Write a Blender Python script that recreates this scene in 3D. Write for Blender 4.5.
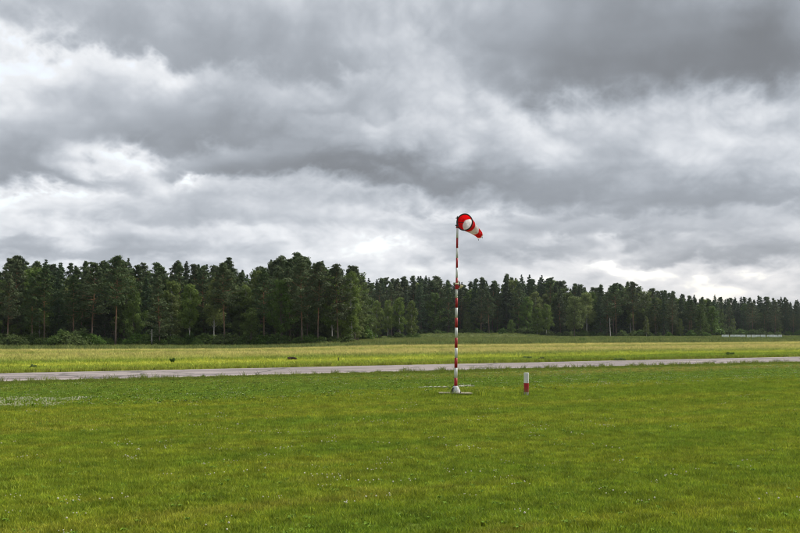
import bpy, bmesh, math, random
import numpy as np
from mathutils import Vector, Matrix

R = math.radians
scene = bpy.context.scene
for o in list(bpy.data.objects):
    bpy.data.objects.remove(o, do_unlink=True)
COL = scene.collection
rng = np.random.default_rng(11)
random.seed(11)

# ------------------------------------------------------------------ camera
EYE = 1.7                       # eye height of the photographer, metres
FPX = 800 * 50.0 / 36.0         # focal length in photograph pixels
HORIZON = 332.5                 # photograph row of the level line
PITCH = math.atan((HORIZON - 266.5) / FPX)
cam_data = bpy.data.cameras.new('camera')
cam_data.lens = 50.0
cam_data.sensor_width = 36.0
cam_data.clip_start = 0.1
cam_data.clip_end = 20000.0
cam = bpy.data.objects.new('camera', cam_data)
COL.objects.link(cam)
cam.location = (0, 0, EYE)
cam.rotation_euler = (R(90) + PITCH, 0, 0)
scene.camera = cam


def ray(px, py):
    u = (px - 400.0) / FPX
    v = (266.5 - py) / FPX
    c, s = math.cos(PITCH), math.sin(PITCH)
    return Vector((u, c - v * s, s + v * c))


def at_depth(px, py, d):
    r = ray(px, py)
    r = r * (d / r.y)
    return Vector((r.x, d, EYE + r.z))


def on_flat(px, py):
    r = ray(px, py)
    k = -EYE / r.z
    return Vector((r.x * k, r.y * k, 0.0))


# ------------------------------------------------------------------ exposure, sun
scene.view_settings.view_transform = 'Standard'
scene.view_settings.look = 'None'
scene.view_settings.gamma = 1.0
scene.view_settings.use_curve_mapping = False
scene.view_settings.exposure = 1.7
SUN_AZ, SUN_EL = R(62), R(47)    # clockwise from the viewing direction, above the horizon
sun_data = bpy.data.lights.new('sun', 'SUN')
sun_data.energy = 1.5
sun_data.angle = R(14)
sun_data.color = (1.0, 0.95, 0.87)
sun = bpy.data.objects.new('sun', sun_data)
COL.objects.link(sun)
sun_dir = Vector((math.sin(SUN_AZ) * math.cos(SUN_EL), math.cos(SUN_AZ) * math.cos(SUN_EL), math.sin(SUN_EL)))
sun.rotation_euler = sun_dir.to_track_quat('Z', 'Y').to_euler()
sun.location = (30, 20, 60)


# ------------------------------------------------------------------ node helper
class NT:
    def __init__(self, tree):
        self.t = tree
        self.n = tree.nodes
        self.l = tree.links

    def node(self, kind, **props):
        nd = self.n.new(kind)
        for k, v in props.items():
            setattr(nd, k, v)
        return nd

    def put(self, sock, v):
        if isinstance(v, bpy.types.NodeSocket):
            self.l.new(v, sock)
        elif v is not None:
            if sock.type in ('RGBA',) and len(v) == 3:
                v = (*v, 1.0)
            sock.default_value = v

    def m(self, op, a, b=None, c=None, clamp=False):
        nd = self.node('ShaderNodeMath', operation=op, use_clamp=clamp)
        self.put(nd.inputs[0], a)
        if b is not None: self.put(nd.inputs[1], b)
        if c is not None: self.put(nd.inputs[2], c)
        return nd.outputs[0]

    def v(self, op, a, b=None, scale=None):
        nd = self.node('ShaderNodeVectorMath', operation=op)
        self.put(nd.inputs[0], a)
        if b is not None: self.put(nd.inputs[1], b)
        if scale is not None: self.put(nd.inputs['Scale'], scale)
        return nd.outputs['Value' if op in ('DOT_PRODUCT', 'LENGTH', 'DISTANCE') else 'Vector']

    def sep(self, a):
        nd = self.node('ShaderNodeSeparateXYZ')
        self.put(nd.inputs[0], a)
        return nd.outputs

    def comb(self, x=0.0, y=0.0, z=0.0):
        nd = self.node('ShaderNodeCombineXYZ')
        for s, q in zip(nd.inputs, (x, y, z)): self.put(s, q)
        return nd.outputs[0]

    def noise(self, vec, scale=1.0, detail=4.0, rough=0.5, kind='FBM', lac=2.0, dist=0.0, dims='3D', w=None):
        nd = self.node('ShaderNodeTexNoise', noise_dimensions=dims)
        nd.noise_type = kind
        if vec is not None: self.put(nd.inputs['Vector'], vec)
        if w is not None: self.put(nd.inputs['W'], w)
        self.put(nd.inputs['Scale'], scale)
        self.put(nd.inputs['Detail'], detail)
        self.put(nd.inputs['Roughness'], rough)
        self.put(nd.inputs['Lacunarity'], lac)
        self.put(nd.inputs['Distortion'], dist)
        return nd.outputs

    def ramp(self, fac, stops, interp='LINEAR'):
        nd = self.node('ShaderNodeValToRGB')
        cr = nd.color_ramp
        cr.interpolation = interp
        while len(cr.elements) < len(stops):
            cr.elements.new(0.5)
        for e, (p, c) in zip(cr.elements, stops):
            e.position = p
            e.color = (*c, 1.0) if len(c) == 3 else c
        self.put(nd.inputs[0], fac)
        return nd.outputs[0]

    def mix(self, fac, a, b, blend='MIX'):
        nd = self.node('ShaderNodeMix', data_type='RGBA', blend_type=blend)
        self.put(nd.inputs[0], fac)
        self.put(nd.inputs[6], a)
        self.put(nd.inputs[7], b)
        return nd.outputs[2]

    def rng(self, v, a, b, c=0.0, d=1.0, kind='SMOOTHSTEP'):
        nd = self.node('ShaderNodeMapRange', interpolation_type=kind)
        self.put(nd.inputs[0], v)
        for i, q in zip((1, 2, 3, 4), (a, b, c, d)): self.put(nd.inputs[i], q)
        return nd.outputs[0]


# ------------------------------------------------------------------ sky: Nishita air under a broken stratocumulus deck
world = bpy.data.worlds.new('World')
scene.world = world
world.use_nodes = True
world.cycles.sampling_method = 'MANUAL'
world.cycles.sample_map_resolution = 256
world.node_tree.nodes.clear()
W = NT(world.node_tree)


def build_sky():
    out = W.node('ShaderNodeOutputWorld')
    bg = W.node('ShaderNodeBackground')
    W.l.new(bg.outputs[0], out.inputs[0])
    bg.inputs['Strength'].default_value = 0.1
    sky = W.node('ShaderNodeTexSky', sky_type='NISHITA')
    sky.sun_disc = False
    sky.sun_elevation = SUN_EL
    sky.sun_rotation = SUN_AZ
    sky.air_density = 1.0
    sky.dust_density = 2.0
    d = W.v('NORMALIZE', W.node('ShaderNodeTexCoord').outputs['Generated'])
    x, y, z = W.sep(d)
    zp = W.m('MAXIMUM', z, 0.0)
    zc = W.m('ADD', zp, 0.14)
    az = W.m('ARCTAN2', x, y)
    # the deck seen from below: position on the cloud base, crowding towards the horizon
    P = W.comb(W.m('DIVIDE', x, zc), W.m('DIVIDE', y, zc), 0.0)
    P = W.v('ADD', P, (3.1, 7.7, 0.4))
    warp = W.v('SUBTRACT', W.noise(P, 1.3, 3, 0.6, dims='2D')[1], (0.5, 0.5, 0.5))

    def billow(q, scale, octaves, gain=0.55):
        acc = None
        for i in range(octaves):
            n = W.noise(q, scale * 2.13 ** i, 0, 0.5, dims='2D')[0]
            c = W.m('MULTIPLY_ADD', n, 2.0, -1.0)
            c = W.m('SQRT', W.m('MULTIPLY_ADD', c, c, 0.012))
            acc = W.m('MULTIPLY', c, gain ** i) if acc is None else W.m('MULTIPLY_ADD', c, gain ** i, acc)
        return acc

    # heaped sides of the clouds: lobes that are nearly as tall as wide
    low = W.rng(z, 0.125, 0.03)
    zl = W.m('LOGARITHM', W.m('ADD', zp, 0.16), math.e)
    Q = W.comb(W.m('MULTIPLY', az, 4.8), W.m('MULTIPLY', zl, 2.2), 0.0)
    Q = W.v('ADD', Q, W.v('SCALE', warp, scale=0.10))
    heap = billow(Q, 2.6, 5)
    heap_up = billow(W.v('ADD', Q, (0.03, 0.075, 0.0)), 2.6, 4)
    puff = W.m('SUBTRACT', heap, 0.42)
    lobes = W.m('SUBTRACT', heap_up, heap)

    wx, wy, _ = W.sep(warp)
    a2 = W.m('ADD', az, W.m('MULTIPLY', wx, W.m('MULTIPLY_ADD', zp, 0.8, 0.06)))
    a2 = W.m('MULTIPLY_ADD', puff, 0.035, a2)
    z2 = W.m('ADD', z, W.m('MULTIPLY', wy, W.m('MULTIPLY_ADD', zp, 0.17, 0.015)))
    z2 = W.m('MULTIPLY_ADD', puff, W.m('MULTIPLY_ADD', zp, 0.09, 0.008), z2)

    # where the thick banks and the thin places of the deck lie
    total = None
    for px, py, rx, up, dn, amp in BANKS:      # soft above, with a flatter base below
        r = ray(px, py).normalized()
        ca, cz = math.atan2(r.x, r.y), r.z
        qa = W.m('MULTIPLY', W.m('SUBTRACT', a2, ca), FPX / rx)
        dz = W.m('SUBTRACT', z2, cz)
        qz = W.m('MAXIMUM', W.m('MULTIPLY', dz, FPX / up), W.m('MULTIPLY', dz, -FPX / dn))
        e = W.m('EXPONENT', W.m('MULTIPLY', W.m('MULTIPLY_ADD', qa, qa, W.m('MULTIPLY', qz, qz)), -1.0))
        amp *= 1.3
        total = W.m('MULTIPLY', e, amp) if total is None else W.m('MULTIPLY_ADD', e, amp, total)

    P2 = W.v('ADD', P, W.v('SCALE', warp, scale=0.35))
    deck = W.m('SUBTRACT', W.noise(P2, 0.85, 4, 0.55, dims='2D')[0], 0.5)
    fine = W.m('SUBTRACT', W.noise(Q, 4.0, 6, 0.58, dims='2D')[0], 0.5)
    thick = W.m('MULTIPLY_ADD', deck, 0.30, SKY_MEAN)
    thick = W.m('ADD', thick, total)
    # flat bases are soft, the sunlit heads and torn edges carry the detail
    crisp = W.rng(thick, 0.68, 0.34, 0.28, 1.0)
    det = W.m('MULTIPLY', puff, W.m('MULTIPLY_ADD', low, -0.04, -0.16))
    det = W.m('MULTIPLY_ADD', lobes, W.m('MULTIPLY_ADD', low, -0.06, -0.26), det)
    det = W.m('MULTIPLY_ADD', fine, W.m('MULTIPLY_ADD', low, 0.16, 0.14), det)
    thick = W.m('MULTIPLY_ADD', det, crisp, thick)
    thick = W.m('MULTIPLY_ADD', low, -0.05, thick)
    col = W.ramp(W.m('ADD', thick, 0.0, clamp=True), SKY_RAMP, 'B_SPLINE')
    warm = W.m('MULTIPLY', W.rng(z, 0.13, 0.01), W.rng(az, -0.15, 0.3))
    col = W.mix(W.m('MULTIPLY', warm, 0.6), col, W.mix(1.0, col, (1.0, 0.93, 0.86), 'MULTIPLY'))
    cloud = W.v('SCALE', col, scale=10.0 * SKY_GAIN)
    gap = W.rng(thick, 0.16, 0.02)
    final = W.mix(W.m('MULTIPLY', gap, 0.30), cloud, sky.outputs[0])
    W.l.new(final, bg.inputs['Color'])


SKY_MEAN = 0.405
SKY_GAIN = 1.10 / 2 ** 1.7
SKY_RAMP = [(0.0, (0.93, 0.94, 0.96)), (0.22, (0.72, 0.745, 0.780)), (0.42, (0.495, 0.530, 0.578)),
            (0.62, (0.340, 0.370, 0.412)), (0.82, (0.236, 0.255, 0.282)), (1.0, (0.178, 0.189, 0.205))]
# photograph position of each bank, its half width and half height, how thick
BANKS = [
    (690, 62, 190, 95, 30, 0.35), (790, 50, 90, 60, 20, 0.10), (575, 80, 55, 30, 14, 0.10),
    (140, 38, 120, 60, 16, 0.20), (310, 52, 80, 40, 12, 0.12), (420, 20, 60, 30, 30, -0.04),
    (195, 128, 105, 40, 12, 0.24), (345, 100, 70, 18, 8, 0.10),
    (35, 165, 80, 36, 10, 0.26), (300, 166, 120, 24, 8, 0.30), (420, 178, 90, 26, 9, 0.24), (560, 188, 130, 34, 12, 0.24),
    (760, 196, 110, 20, 10, 0.22), (640, 206, 70, 14, 8, 0.14), (640, 228, 120, 14, 8, 0.14),
    (200, 215, 90, 22, 20, 0.10), (80, 248, 150, 12, 6, 0.16), (520, 250, 80, 14, 10, 0.14), (740, 252, 90, 10, 6, 0.18),
    (4, 55, 28, 60, 45, -0.16), (80, 62, 60, 12, 18, -0.17), (145, 156, 40, 16, 18, -0.32),
    (22, 190, 55, 10, 18, -0.26), (214, 171, 18, 6, 8, -0.28), (60, 228, 60, 10, 8, -0.14), (235, 232, 60, 8, 8, -0.16),
    (365, 245, 80, 22, 18, -0.26), (450, 212, 80, 5, 6, -0.16), (480, 60, 70, 60, 50, -0.07),
    (752, 95, 62, 14, 50, -0.09), (545, 240, 22, 8, 6, -0.16), (630, 231, 24, 5, 6, -0.18),
    (610, 268, 80, 10, 10, -0.17), (755, 276, 80, 12, 14, -0.15), (560, 118, 110, 18, 24, -0.05),
]
build_sky()

# ------------------------------------------------------------------ object helpers
def tag(o, label=None, cat=None, group=None, kind=None):
    if label: o['label'] = label
    if cat: o['category'] = cat
    if group: o['group'] = group
    if kind: o['kind'] = kind
    return o


def empty(name, loc, rz=0.0):
    o = bpy.data.objects.new(name, None)
    o.empty_display_size = 0.2
    o.location = loc
    o.rotation_euler = (0, 0, rz)
    COL.objects.link(o)
    return o


def link(name, mesh, parent=None, loc=(0, 0, 0)):
    o = bpy.data.objects.new(name, mesh)
    o.location = loc
    COL.objects.link(o)
    if parent is not None:
        o.parent = parent
    return o


def mesh_np(name, verts, faces, mats=(), smooth=False, tint=None):
    """verts (n,3) array; faces (m,k) array of one polygon size, or a list of tuples"""
    me = bpy.data.meshes.new(name)
    if isinstance(faces, np.ndarray):
        k = faces.shape[1]
        me.vertices.add(len(verts))
        me.vertices.foreach_set('co', np.ascontiguousarray(verts, dtype=np.float32).ravel())
        me.loops.add(faces.size)
        me.loops.foreach_set('vertex_index', np.ascontiguousarray(faces, dtype=np.int32).ravel())
        me.polygons.add(len(faces))
        me.polygons.foreach_set('loop_start', np.arange(0, faces.size, k, dtype=np.int32))
    else:
        me.from_pydata([tuple(v) for v in verts], [], faces)
    for m in mats:
        me.materials.append(m)
    if tint is not None:
        at = me.attributes.new('tint', 'FLOAT', 'FACE')
        at.data.foreach_set('value', np.ascontiguousarray(tint, dtype=np.float32))
    me.update(calc_edges=True)
    me.validate()
    if smooth:
        me.shade_smooth()
    return me


def bm_mesh(name, bm, mats, smooth=False):
    me = bpy.data.meshes.new(name)
    bm.normal_update()
    bm.to_mesh(me)
    bm.free()
    for m in (mats if isinstance(mats, (list, tuple)) else [mats]):
        me.materials.append(m)
    if smooth:
        me.shade_smooth()
    return me


def tube(bm, pts, rad, sides=12, cap=True):
    """tube through points with a radius each"""
    rings = []
    n = len(pts)
    ref = None
    for i, p in enumerate(pts):
        p = Vector(p)
        a = Vector(pts[max(i - 1, 0)])
        b = Vector(pts[min(i + 1, n - 1)])
        t = (b - a).normalized()
        if ref is None:
            ref = t.orthogonal().normalized()
        ref = (ref - t * ref.dot(t)).normalized()
        q = t.cross(ref)
        rings.append([bm.verts.new(p + (ref * math.cos(2 * math.pi * k / sides) + q * math.sin(2 * math.pi * k / sides)) * rad[i])
                      for k in range(sides)])
    for r0, r1 in zip(rings, rings[1:]):
        for k in range(sides):
            bm.faces.new((r0[k], r0[(k + 1) % sides], r1[(k + 1) % sides], r1[k]))
    if cap:
        bm.faces.new(list(reversed(rings[0])))
        bm.faces.new(rings[-1])
    return rings


def smooth_step(a, b, v):
    t = np.clip((np.asarray(v, dtype=float) - a) / (b - a), 0, 1)
    return t * t * (3 - 2 * t)


# ------------------------------------------------------------------ lie of the land
E0, E1 = on_flat(0, 383.2), on_flat(800, 361.6)        # near edge of the runway
F0, F1 = on_flat(0, 373.0), on_flat(800, 357.4)        # far edge
ALONG = ((E1 - E0).normalized() + (F1 - F0).normalized()).normalized()
ACROSS = Vector((-ALONG.y, ALONG.x, 0))                 # away from the camera
MIDP = (E0 + E1 + F0 + F1) / 4
HALF = abs(ACROSS.dot((F0 + F1) / 2 - (E0 + E1) / 2)) / 2


def gz(x, y):
    x = np.asarray(x, dtype=float)
    y = np.asarray(y, dtype=float)
    u = x / np.maximum(y, 1.0)
    left = 1 - smooth_step(-0.15, 0.02, u)
    z = -0.85 * smooth_step(80, 190, y) * left
    bank = smooth_step(0.0, 0.03, u) * (1 - smooth_step(0.10, 0.15, u))
    z = z + 1.15 * np.exp(-((y - 352) / 17.0) ** 2) * bank
    z = z + 0.2 * smooth_step(330, 540, y) * smooth_step(0.16, 0.26, u)
    z = z + 0.03 * np.sin(x * 0.11 + y * 0.07) * smooth_step(70, 120, y)
    return z


def gzf(x, y):
    return float(gz(x, y))


# ------------------------------------------------------------------ materials of the ground
def new_mat(name):
    m = bpy.data.materials.new(name)
    m.use_nodes = True
    m.node_tree.nodes.clear()
    return m, NT(m.node_tree)


def make_grass_group():
    """colour of the sward by where it grows: mown verge, clover, dry hay field with sunlight painted in, rank edge of the wood"""
    g = bpy.data.node_groups.new('sward_colour', 'ShaderNodeTree')
    g.interface.new_socket('Color', in_out='OUTPUT', socket_type='NodeSocketColor')
    T = NT(g)
    out = T.node('NodeGroupOutput')
    pos = T.node('ShaderNodeNewGeometry').outputs['Position']
    rel = T.v('SUBTRACT', pos, tuple(MIDP))
    s = T.v('DOT_PRODUCT', rel, tuple(ACROSS))
    a = T.v('DOT_PRODUCT', rel, tuple(ALONG))
    wob = T.m('MULTIPLY', T.m('SUBTRACT', T.noise(pos, 0.07, 3, 0.6)[0], 0.5), 9.0)
    wob2 = T.m('MULTIPLY', T.m('SUBTRACT', T.noise(pos, 0.6, 3, 0.6)[0], 0.5), 2.2)
    sw = T.m('ADD', s, T.m('ADD', T.m('MULTIPLY', wob, T.rng(s, -20, 60, 0.15, 1.6, 'LINEAR')), wob2))
    # swaths left by the mower run along the runway
    sv = T.comb(T.m('MULTIPLY', a, 0.05), T.m('MULTIPLY', s, 0.62), 0.0)
    swath = T.noise(sv, 1.0, 4, 0.6, dims='2D')[0]
    sv2 = T.comb(T.m('MULTIPLY', a, 0.25), T.m('MULTIPLY', s, 1.6), 0.0)
    swath2 = T.noise(sv2, 1.0, 3, 0.6, dims='2D')[0]
    patch = T.noise(pos, 0.35, 4, 0.6, dims='2D')[0]
    patch2 = T.noise(pos, 1.7, 4, 0.65, dims='2D')[0]
    lush, olive, dry = SW_LUSH, SW_OLIVE, SW_DRY_SUNLIT  # dry also holds the painted sunlight of the meadow
    # the mown side, from the camera up to the runway
    m = T.m('ADD', T.m('MULTIPLY', T.m('SUBTRACT', swath, 0.5), 2.4),
            T.m('ADD', T.m('MULTIPLY', T.m('SUBTRACT', patch, 0.5), 1.3), T.m('MULTIPLY', T.m('SUBTRACT', patch2, 0.5), 1.1)))
    mown = T.mix(T.m('ADD', m, 0.52, clamp=True), lush, olive)
    mown = T.mix(T.m('MULTIPLY', T.rng(T.m('ADD', swath2, T.m('MULTIPLY', m, 0.35)), 0.55, 0.85), 0.22), mown, SW_STRAW)
    clover = T.m('MULTIPLY', T.rng(sw, -HALF - 13.5, -HALF - 11.0), 1.0)
    mown = T.mix(T.m('MULTIPLY', clover, 0.75), mown, T.mix(T.m('ADD', m, 0.4, clamp=True), SW_CLOVER, lush))
    brown = T.m('MULTIPLY', T.rng(sw, -HALF - 8, -HALF - 5.5), T.rng(sw, -HALF - 2.2, -HALF - 4))
    mown = T.mix(T.m('MULTIPLY', brown, T.rng(a, -22, 2, 0.15, 0.62)), mown, SW_STRAW)
    verge = T.rng(sw, -HALF - 3.2, -HALF - 1.6)
    mown = T.mix(T.m('MULTIPLY', verge, 0.8), mown, SW_VERGE)
    # beyond the runway
    fs = T.noise(T.comb(T.m('MULTIPLY', a, 0.016), T.m('MULTIPLY', s, 0.20), 0.0), 1.0, 4, 0.62, dims='2D')[0]
    fw = T.noise(T.comb(T.m('MULTIPLY', a, 0.008), T.m('MULTIPLY', s, 0.055), 3.0), 1.0, 3, 0.6, dims='2D')[0]
    fs = T.m('ADD', T.m('MULTIPLY', fs, 0.4), T.m('MULTIPLY', fw, 0.6))
    f = T.m('ADD', T.m('MULTIPLY', T.m('SUBTRACT', fs, 0.5), 7.5), T.m('MULTIPLY', T.m('SUBTRACT', patch, 0.5), 1.2))
    green = T.mix(T.m('ADD', f, 0.45, clamp=True), SW_BRIGHT, SW_LIME_SUNLIT)
    hay = T.mix(T.m('ADD', f, 0.5, clamp=True), dry, SW_HAY_SUNLIT)
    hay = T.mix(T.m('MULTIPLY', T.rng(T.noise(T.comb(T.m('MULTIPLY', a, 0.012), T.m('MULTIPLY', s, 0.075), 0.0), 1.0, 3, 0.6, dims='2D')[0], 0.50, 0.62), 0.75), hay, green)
    rank = T.mix(T.m('ADD', f, 0.5, clamp=True), SW_RANK, SW_RANK2)
    # mown and unmown strips outwards from the runway, pale ones brightened as if sunlit
    bands = [(0.0, SW_VERGE), (1.6, SW_VERGE), (2.6, SW_BRIGHT), (7.0, SW_BRIGHT), (8.6, SW_LIME_SUNLIT), (11.0, SW_LIME_SUNLIT), (12.5, SW_BRIGHT), (17.0, SW_GREEN),
             (19.5, SW_HAY_SUNLIT), (27.0, SW_DRY_SUNLIT), (38.0, SW_DRY_SUNLIT), (42.0, SW_GREEN), (46.0, SW_HAY_SUNLIT), (52.0, SW_DRY_SUNLIT), (57.0, SW_PALE_SUNLIT), (63.0, SW_PALE_SUNLIT), (67.0, SW_RANK2), (80.0, SW_RANK)]
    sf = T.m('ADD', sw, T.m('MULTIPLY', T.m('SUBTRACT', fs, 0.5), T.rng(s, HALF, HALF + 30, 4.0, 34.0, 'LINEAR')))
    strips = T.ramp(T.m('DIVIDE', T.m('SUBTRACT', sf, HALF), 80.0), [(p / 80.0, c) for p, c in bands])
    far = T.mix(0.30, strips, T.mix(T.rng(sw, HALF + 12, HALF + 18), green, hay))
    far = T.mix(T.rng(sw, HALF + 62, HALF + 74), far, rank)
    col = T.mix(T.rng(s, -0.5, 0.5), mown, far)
    T.l.new(col, out.inputs[0])
    return g


SW_LUSH = (0.160, 0.236, 0.020)
SW_OLIVE = (0.250, 0.288, 0.024)
SW_STRAW = (0.330, 0.280, 0.070)
SW_CLOVER = (0.135, 0.225, 0.034)
SW_VERGE = (0.135, 0.165, 0.026)
SW_DRY_SUNLIT = (0.470, 0.425, 0.150)  # dry grass, with the meadow's patch of sun put into the colour
SW_HAY_SUNLIT = (0.345, 0.370, 0.085)  # hay tone, lightened for the same sunlight
SW_BRIGHT = (0.215, 0.295, 0.036)
SW_LIME_SUNLIT = (0.445, 0.470, 0.068)  # yellow-green grass brightened to look sunlit
SW_GREEN = (0.165, 0.235, 0.046)
SW_PALE_SUNLIT = (0.560, 0.510, 0.170)  # palest dry strip, sunshine painted in
SW_RANK = (0.120, 0.160, 0.050)
SW_RANK2 = (0.190, 0.215, 0.065)
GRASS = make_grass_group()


def grass_material(name, blade):
    m, T = new_mat(name)
    out = T.node('ShaderNodeOutputMaterial')
    g = T.node('ShaderNodeGroup')
    g.node_tree = GRASS
    col = g.outputs[0]
    pos = T.node('ShaderNodeNewGeometry').outputs['Position']
    if blade:
        rnd = T.node('ShaderNodeObjectInfo').outputs['Random']
        tint = T.node('ShaderNodeAttribute', attribute_name='tint').outputs['Fac']
        val = T.m('MULTIPLY', T.m('MULTIPLY', T.rng(rnd, 0, 1, 0.68, 1.36, 'LINEAR'), T.rng(T.noise(pos, 2.6, 4, 0.7)[0], 0.3, 0.7, 0.72, 1.26)), T.m('ADD', T.m('MULTIPLY', tint, 0.7), 0.75))
        hue = T.node('ShaderNodeHueSaturation')
        T.put(hue.inputs['Hue'], T.m('MULTIPLY_ADD', tint, -0.035, 0.517))
        T.put(hue.inputs['Value'], val)
        T.put(hue.inputs['Color'], col)
        col = hue.outputs[0]
        b = T.node('ShaderNodeBsdfPrincipled')
        T.put(b.inputs['Base Color'], col)
        b.inputs['Roughness'].default_value = 0.6
        b.inputs['Specular IOR Level'].default_value = 0.12
        tr = T.node('ShaderNodeBsdfTranslucent')
        T.put(tr.inputs[0], col)
        mx = T.node('ShaderNodeMixShader')
        mx.inputs[0].default_value = 0.32
        T.l.new(b.outputs[0], mx.inputs[1])
        T.l.new(tr.outputs[0], mx.inputs[2])
        T.l.new(mx.outputs[0], out.inputs[0])
    else:
        n = T.noise(pos, 9.0, 5, 0.65)[0]
        n2 = T.noise(pos, 34.0, 3, 0.6)[0]
        k = T.m('ADD', T.rng(n, 0.25, 0.75, 0.55, 1.15), T.m('MULTIPLY', T.m('SUBTRACT', n2, 0.5), 0.7))
        col = T.mix(0.30, col, (0.06, 0.05, 0.03))
        c2 = T.v('SCALE', col, scale=T.m('MULTIPLY', k, 0.9))
        b = T.node('ShaderNodeBsdfPrincipled')
        T.put(b.inputs['Base Color'], c2)
        b.inputs['Roughness'].default_value = 0.95
        b.inputs['Specular IOR Level'].default_value = 0.05
        bump = T.node('ShaderNodeBump')
        bump.inputs['Strength'].default_value = 0.8
        bump.inputs['Distance'].default_value = 0.05
        T.put(bump.inputs['Height'], n)
        T.l.new(bump.outputs[0], b.inputs['Normal'])
        T.l.new(b.outputs[0], out.inputs[0])
    return m


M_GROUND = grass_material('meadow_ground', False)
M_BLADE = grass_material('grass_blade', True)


def simple_mat(name, color, rough=0.8, spec=0.3, var=0.15, scale=6.0, metal=0.0, color2=None, bump=0.0):
    m, T = new_mat(name)
    out = T.node('ShaderNodeOutputMaterial')
    b = T.node('ShaderNodeBsdfPrincipled')
    tc = T.node('ShaderNodeTexCoord').outputs['Object']
    n = T.noise(tc, scale, 5, 0.62)[0]
    if color2 is None:
        c = T.v('SCALE', tuple(color), scale=T.rng(n, 0.25, 0.75, 1 - var, 1 + var))
    else:
        c = T.mix(T.rng(n, 0.42, 0.66), (*color, 1), (*color2, 1))
    T.put(b.inputs['Base Color'], c)
    b.inputs['Roughness'].default_value = rough
    b.inputs['Specular IOR Level'].default_value = spec
    b.inputs['Metallic'].default_value = metal
    if bump:
        bp = T.node('ShaderNodeBump')
        bp.inputs['Strength'].default_value = bump
        bp.inputs['Distance'].default_value = 0.02
        T.put(bp.inputs['Height'], n)
        T.l.new(bp.outputs[0], b.inputs['Normal'])
    T.l.new(b.outputs[0], out.inputs[0])
    return m


# ------------------------------------------------------------------ ground sheet
def axis(core, step, reach):
    v = list(np.arange(core[0], core[1] + step, step))
    g = step
    while v[-1] < reach[1]:
        g *= 1.35
        v.append(v[-1] + g)
    g = step
    while v[0] > reach[0]:
        g *= 1.35
        v.insert(0, v[0] - g)
    return np.array(v)


def build_ground():
    xs = axis((-130, 260), 4.0, (-4500, 4500))
    ys = axis((-20, 600), 4.0, (-3000, 7000))
    X, Y = np.meshgrid(xs, ys)
    Z = gz(X, Y)
    v = np.stack([X.ravel(), Y.ravel(), Z.ravel()], 1)
    nx, ny = len(xs), len(ys)
    i = (np.arange(ny - 1)[:, None] * nx + np.arange(nx - 1)[None, :]).ravel()
    f = np.stack([i, i + 1, i + nx + 1, i + nx], 1)
    o = link('ground', mesh_np('ground', v, f, [M_GROUND], smooth=True))
    tag(o, 'mown grass field and meadow reaching to the woods', kind='structure')


build_ground()


# ------------------------------------------------------------------ runway
def runway_material():
    m, T = new_mat('runway_asphalt')
    out = T.node('ShaderNodeOutputMaterial')
    b = T.node('ShaderNodeBsdfPrincipled')
    pos = T.node('ShaderNodeNewGeometry').outputs['Position']
    rel = T.v('SUBTRACT', pos, tuple(MIDP))
    s = T.v('DOT_PRODUCT', rel, tuple(ACROSS))
    a = T.v('DOT_PRODUCT', rel, tuple(ALONG))
    big = T.noise(T.comb(T.m('MULTIPLY', a, 0.06), T.m('MULTIPLY', s, 0.55), 0), 1.0, 5, 0.6, dims='2D')[0]
    mid = T.noise(pos, 0.9, 5, 0.65)[0]
    grit = T.noise(pos, 45.0, 3, 0.6)[0]
    col = T.mix(T.rng(big, 0.38, 0.62), (0.185, 0.155, 0.148), (0.300, 0.258, 0.242))
    col = T.mix(T.m('MULTIPLY', T.rng(mid, 0.45, 0.70), 0.55), col, (0.165, 0.145, 0.138))
    # pale dusty margins where sand and dry grass wash on
    marg = T.rng(T.m('ADD', T.m('ABSOLUTE', s), T.m('MULTIPLY', T.m('SUBTRACT', mid, 0.5), 2.4)), HALF - 1.6, HALF - 0.2)
    col = T.mix(T.m('MULTIPLY', marg, 0.70), col, (0.40, 0.35, 0.31))
    vo = T.node('ShaderNodeTexVoronoi', feature='DISTANCE_TO_EDGE')
    T.put(vo.inputs['Vector'], T.v('ADD', pos, T.v('SCALE', T.noise(pos, 0.8, 3, 0.6)[1], scale=1.4)))
    vo.inputs['Scale'].default_value = 0.26
    repair = T.rng(T.noise(T.comb(T.m('MULTIPLY', a, 0.11), T.m('MULTIPLY', s, 0.9), 5.0), 1.0, 1, 0.4, dims='2D')[0], 0.60, 0.63)
    col = T.mix(T.m('MULTIPLY', repair, 0.7), col, (0.13, 0.118, 0.115))
    crack = T.rng(vo.outputs['Distance'], 0.030, 0.012)
    col = T.mix(T.m('MULTIPLY', crack, 0.8), col, (0.07, 0.065, 0.06))
    col = T.v('SCALE', col, scale=T.rng(grit, 0.2, 0.8, 0.8, 1.2))
    T.put(b.inputs['Base Color'], col)
    b.inputs['Roughness'].default_value = 0.85
    b.inputs['Specular IOR Level'].default_value = 0.3
    bp = T.node('ShaderNodeBump')
    bp.inputs['Strength'].default_value = 0.4
    bp.inputs['Distance'].default_value = 0.01
    T.put(bp.inputs['Height'], grit)
    T.l.new(bp.outputs[0], b.inputs['Normal'])
    T.l.new(b.outputs[0], out.inputs[0])
    return m


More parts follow.
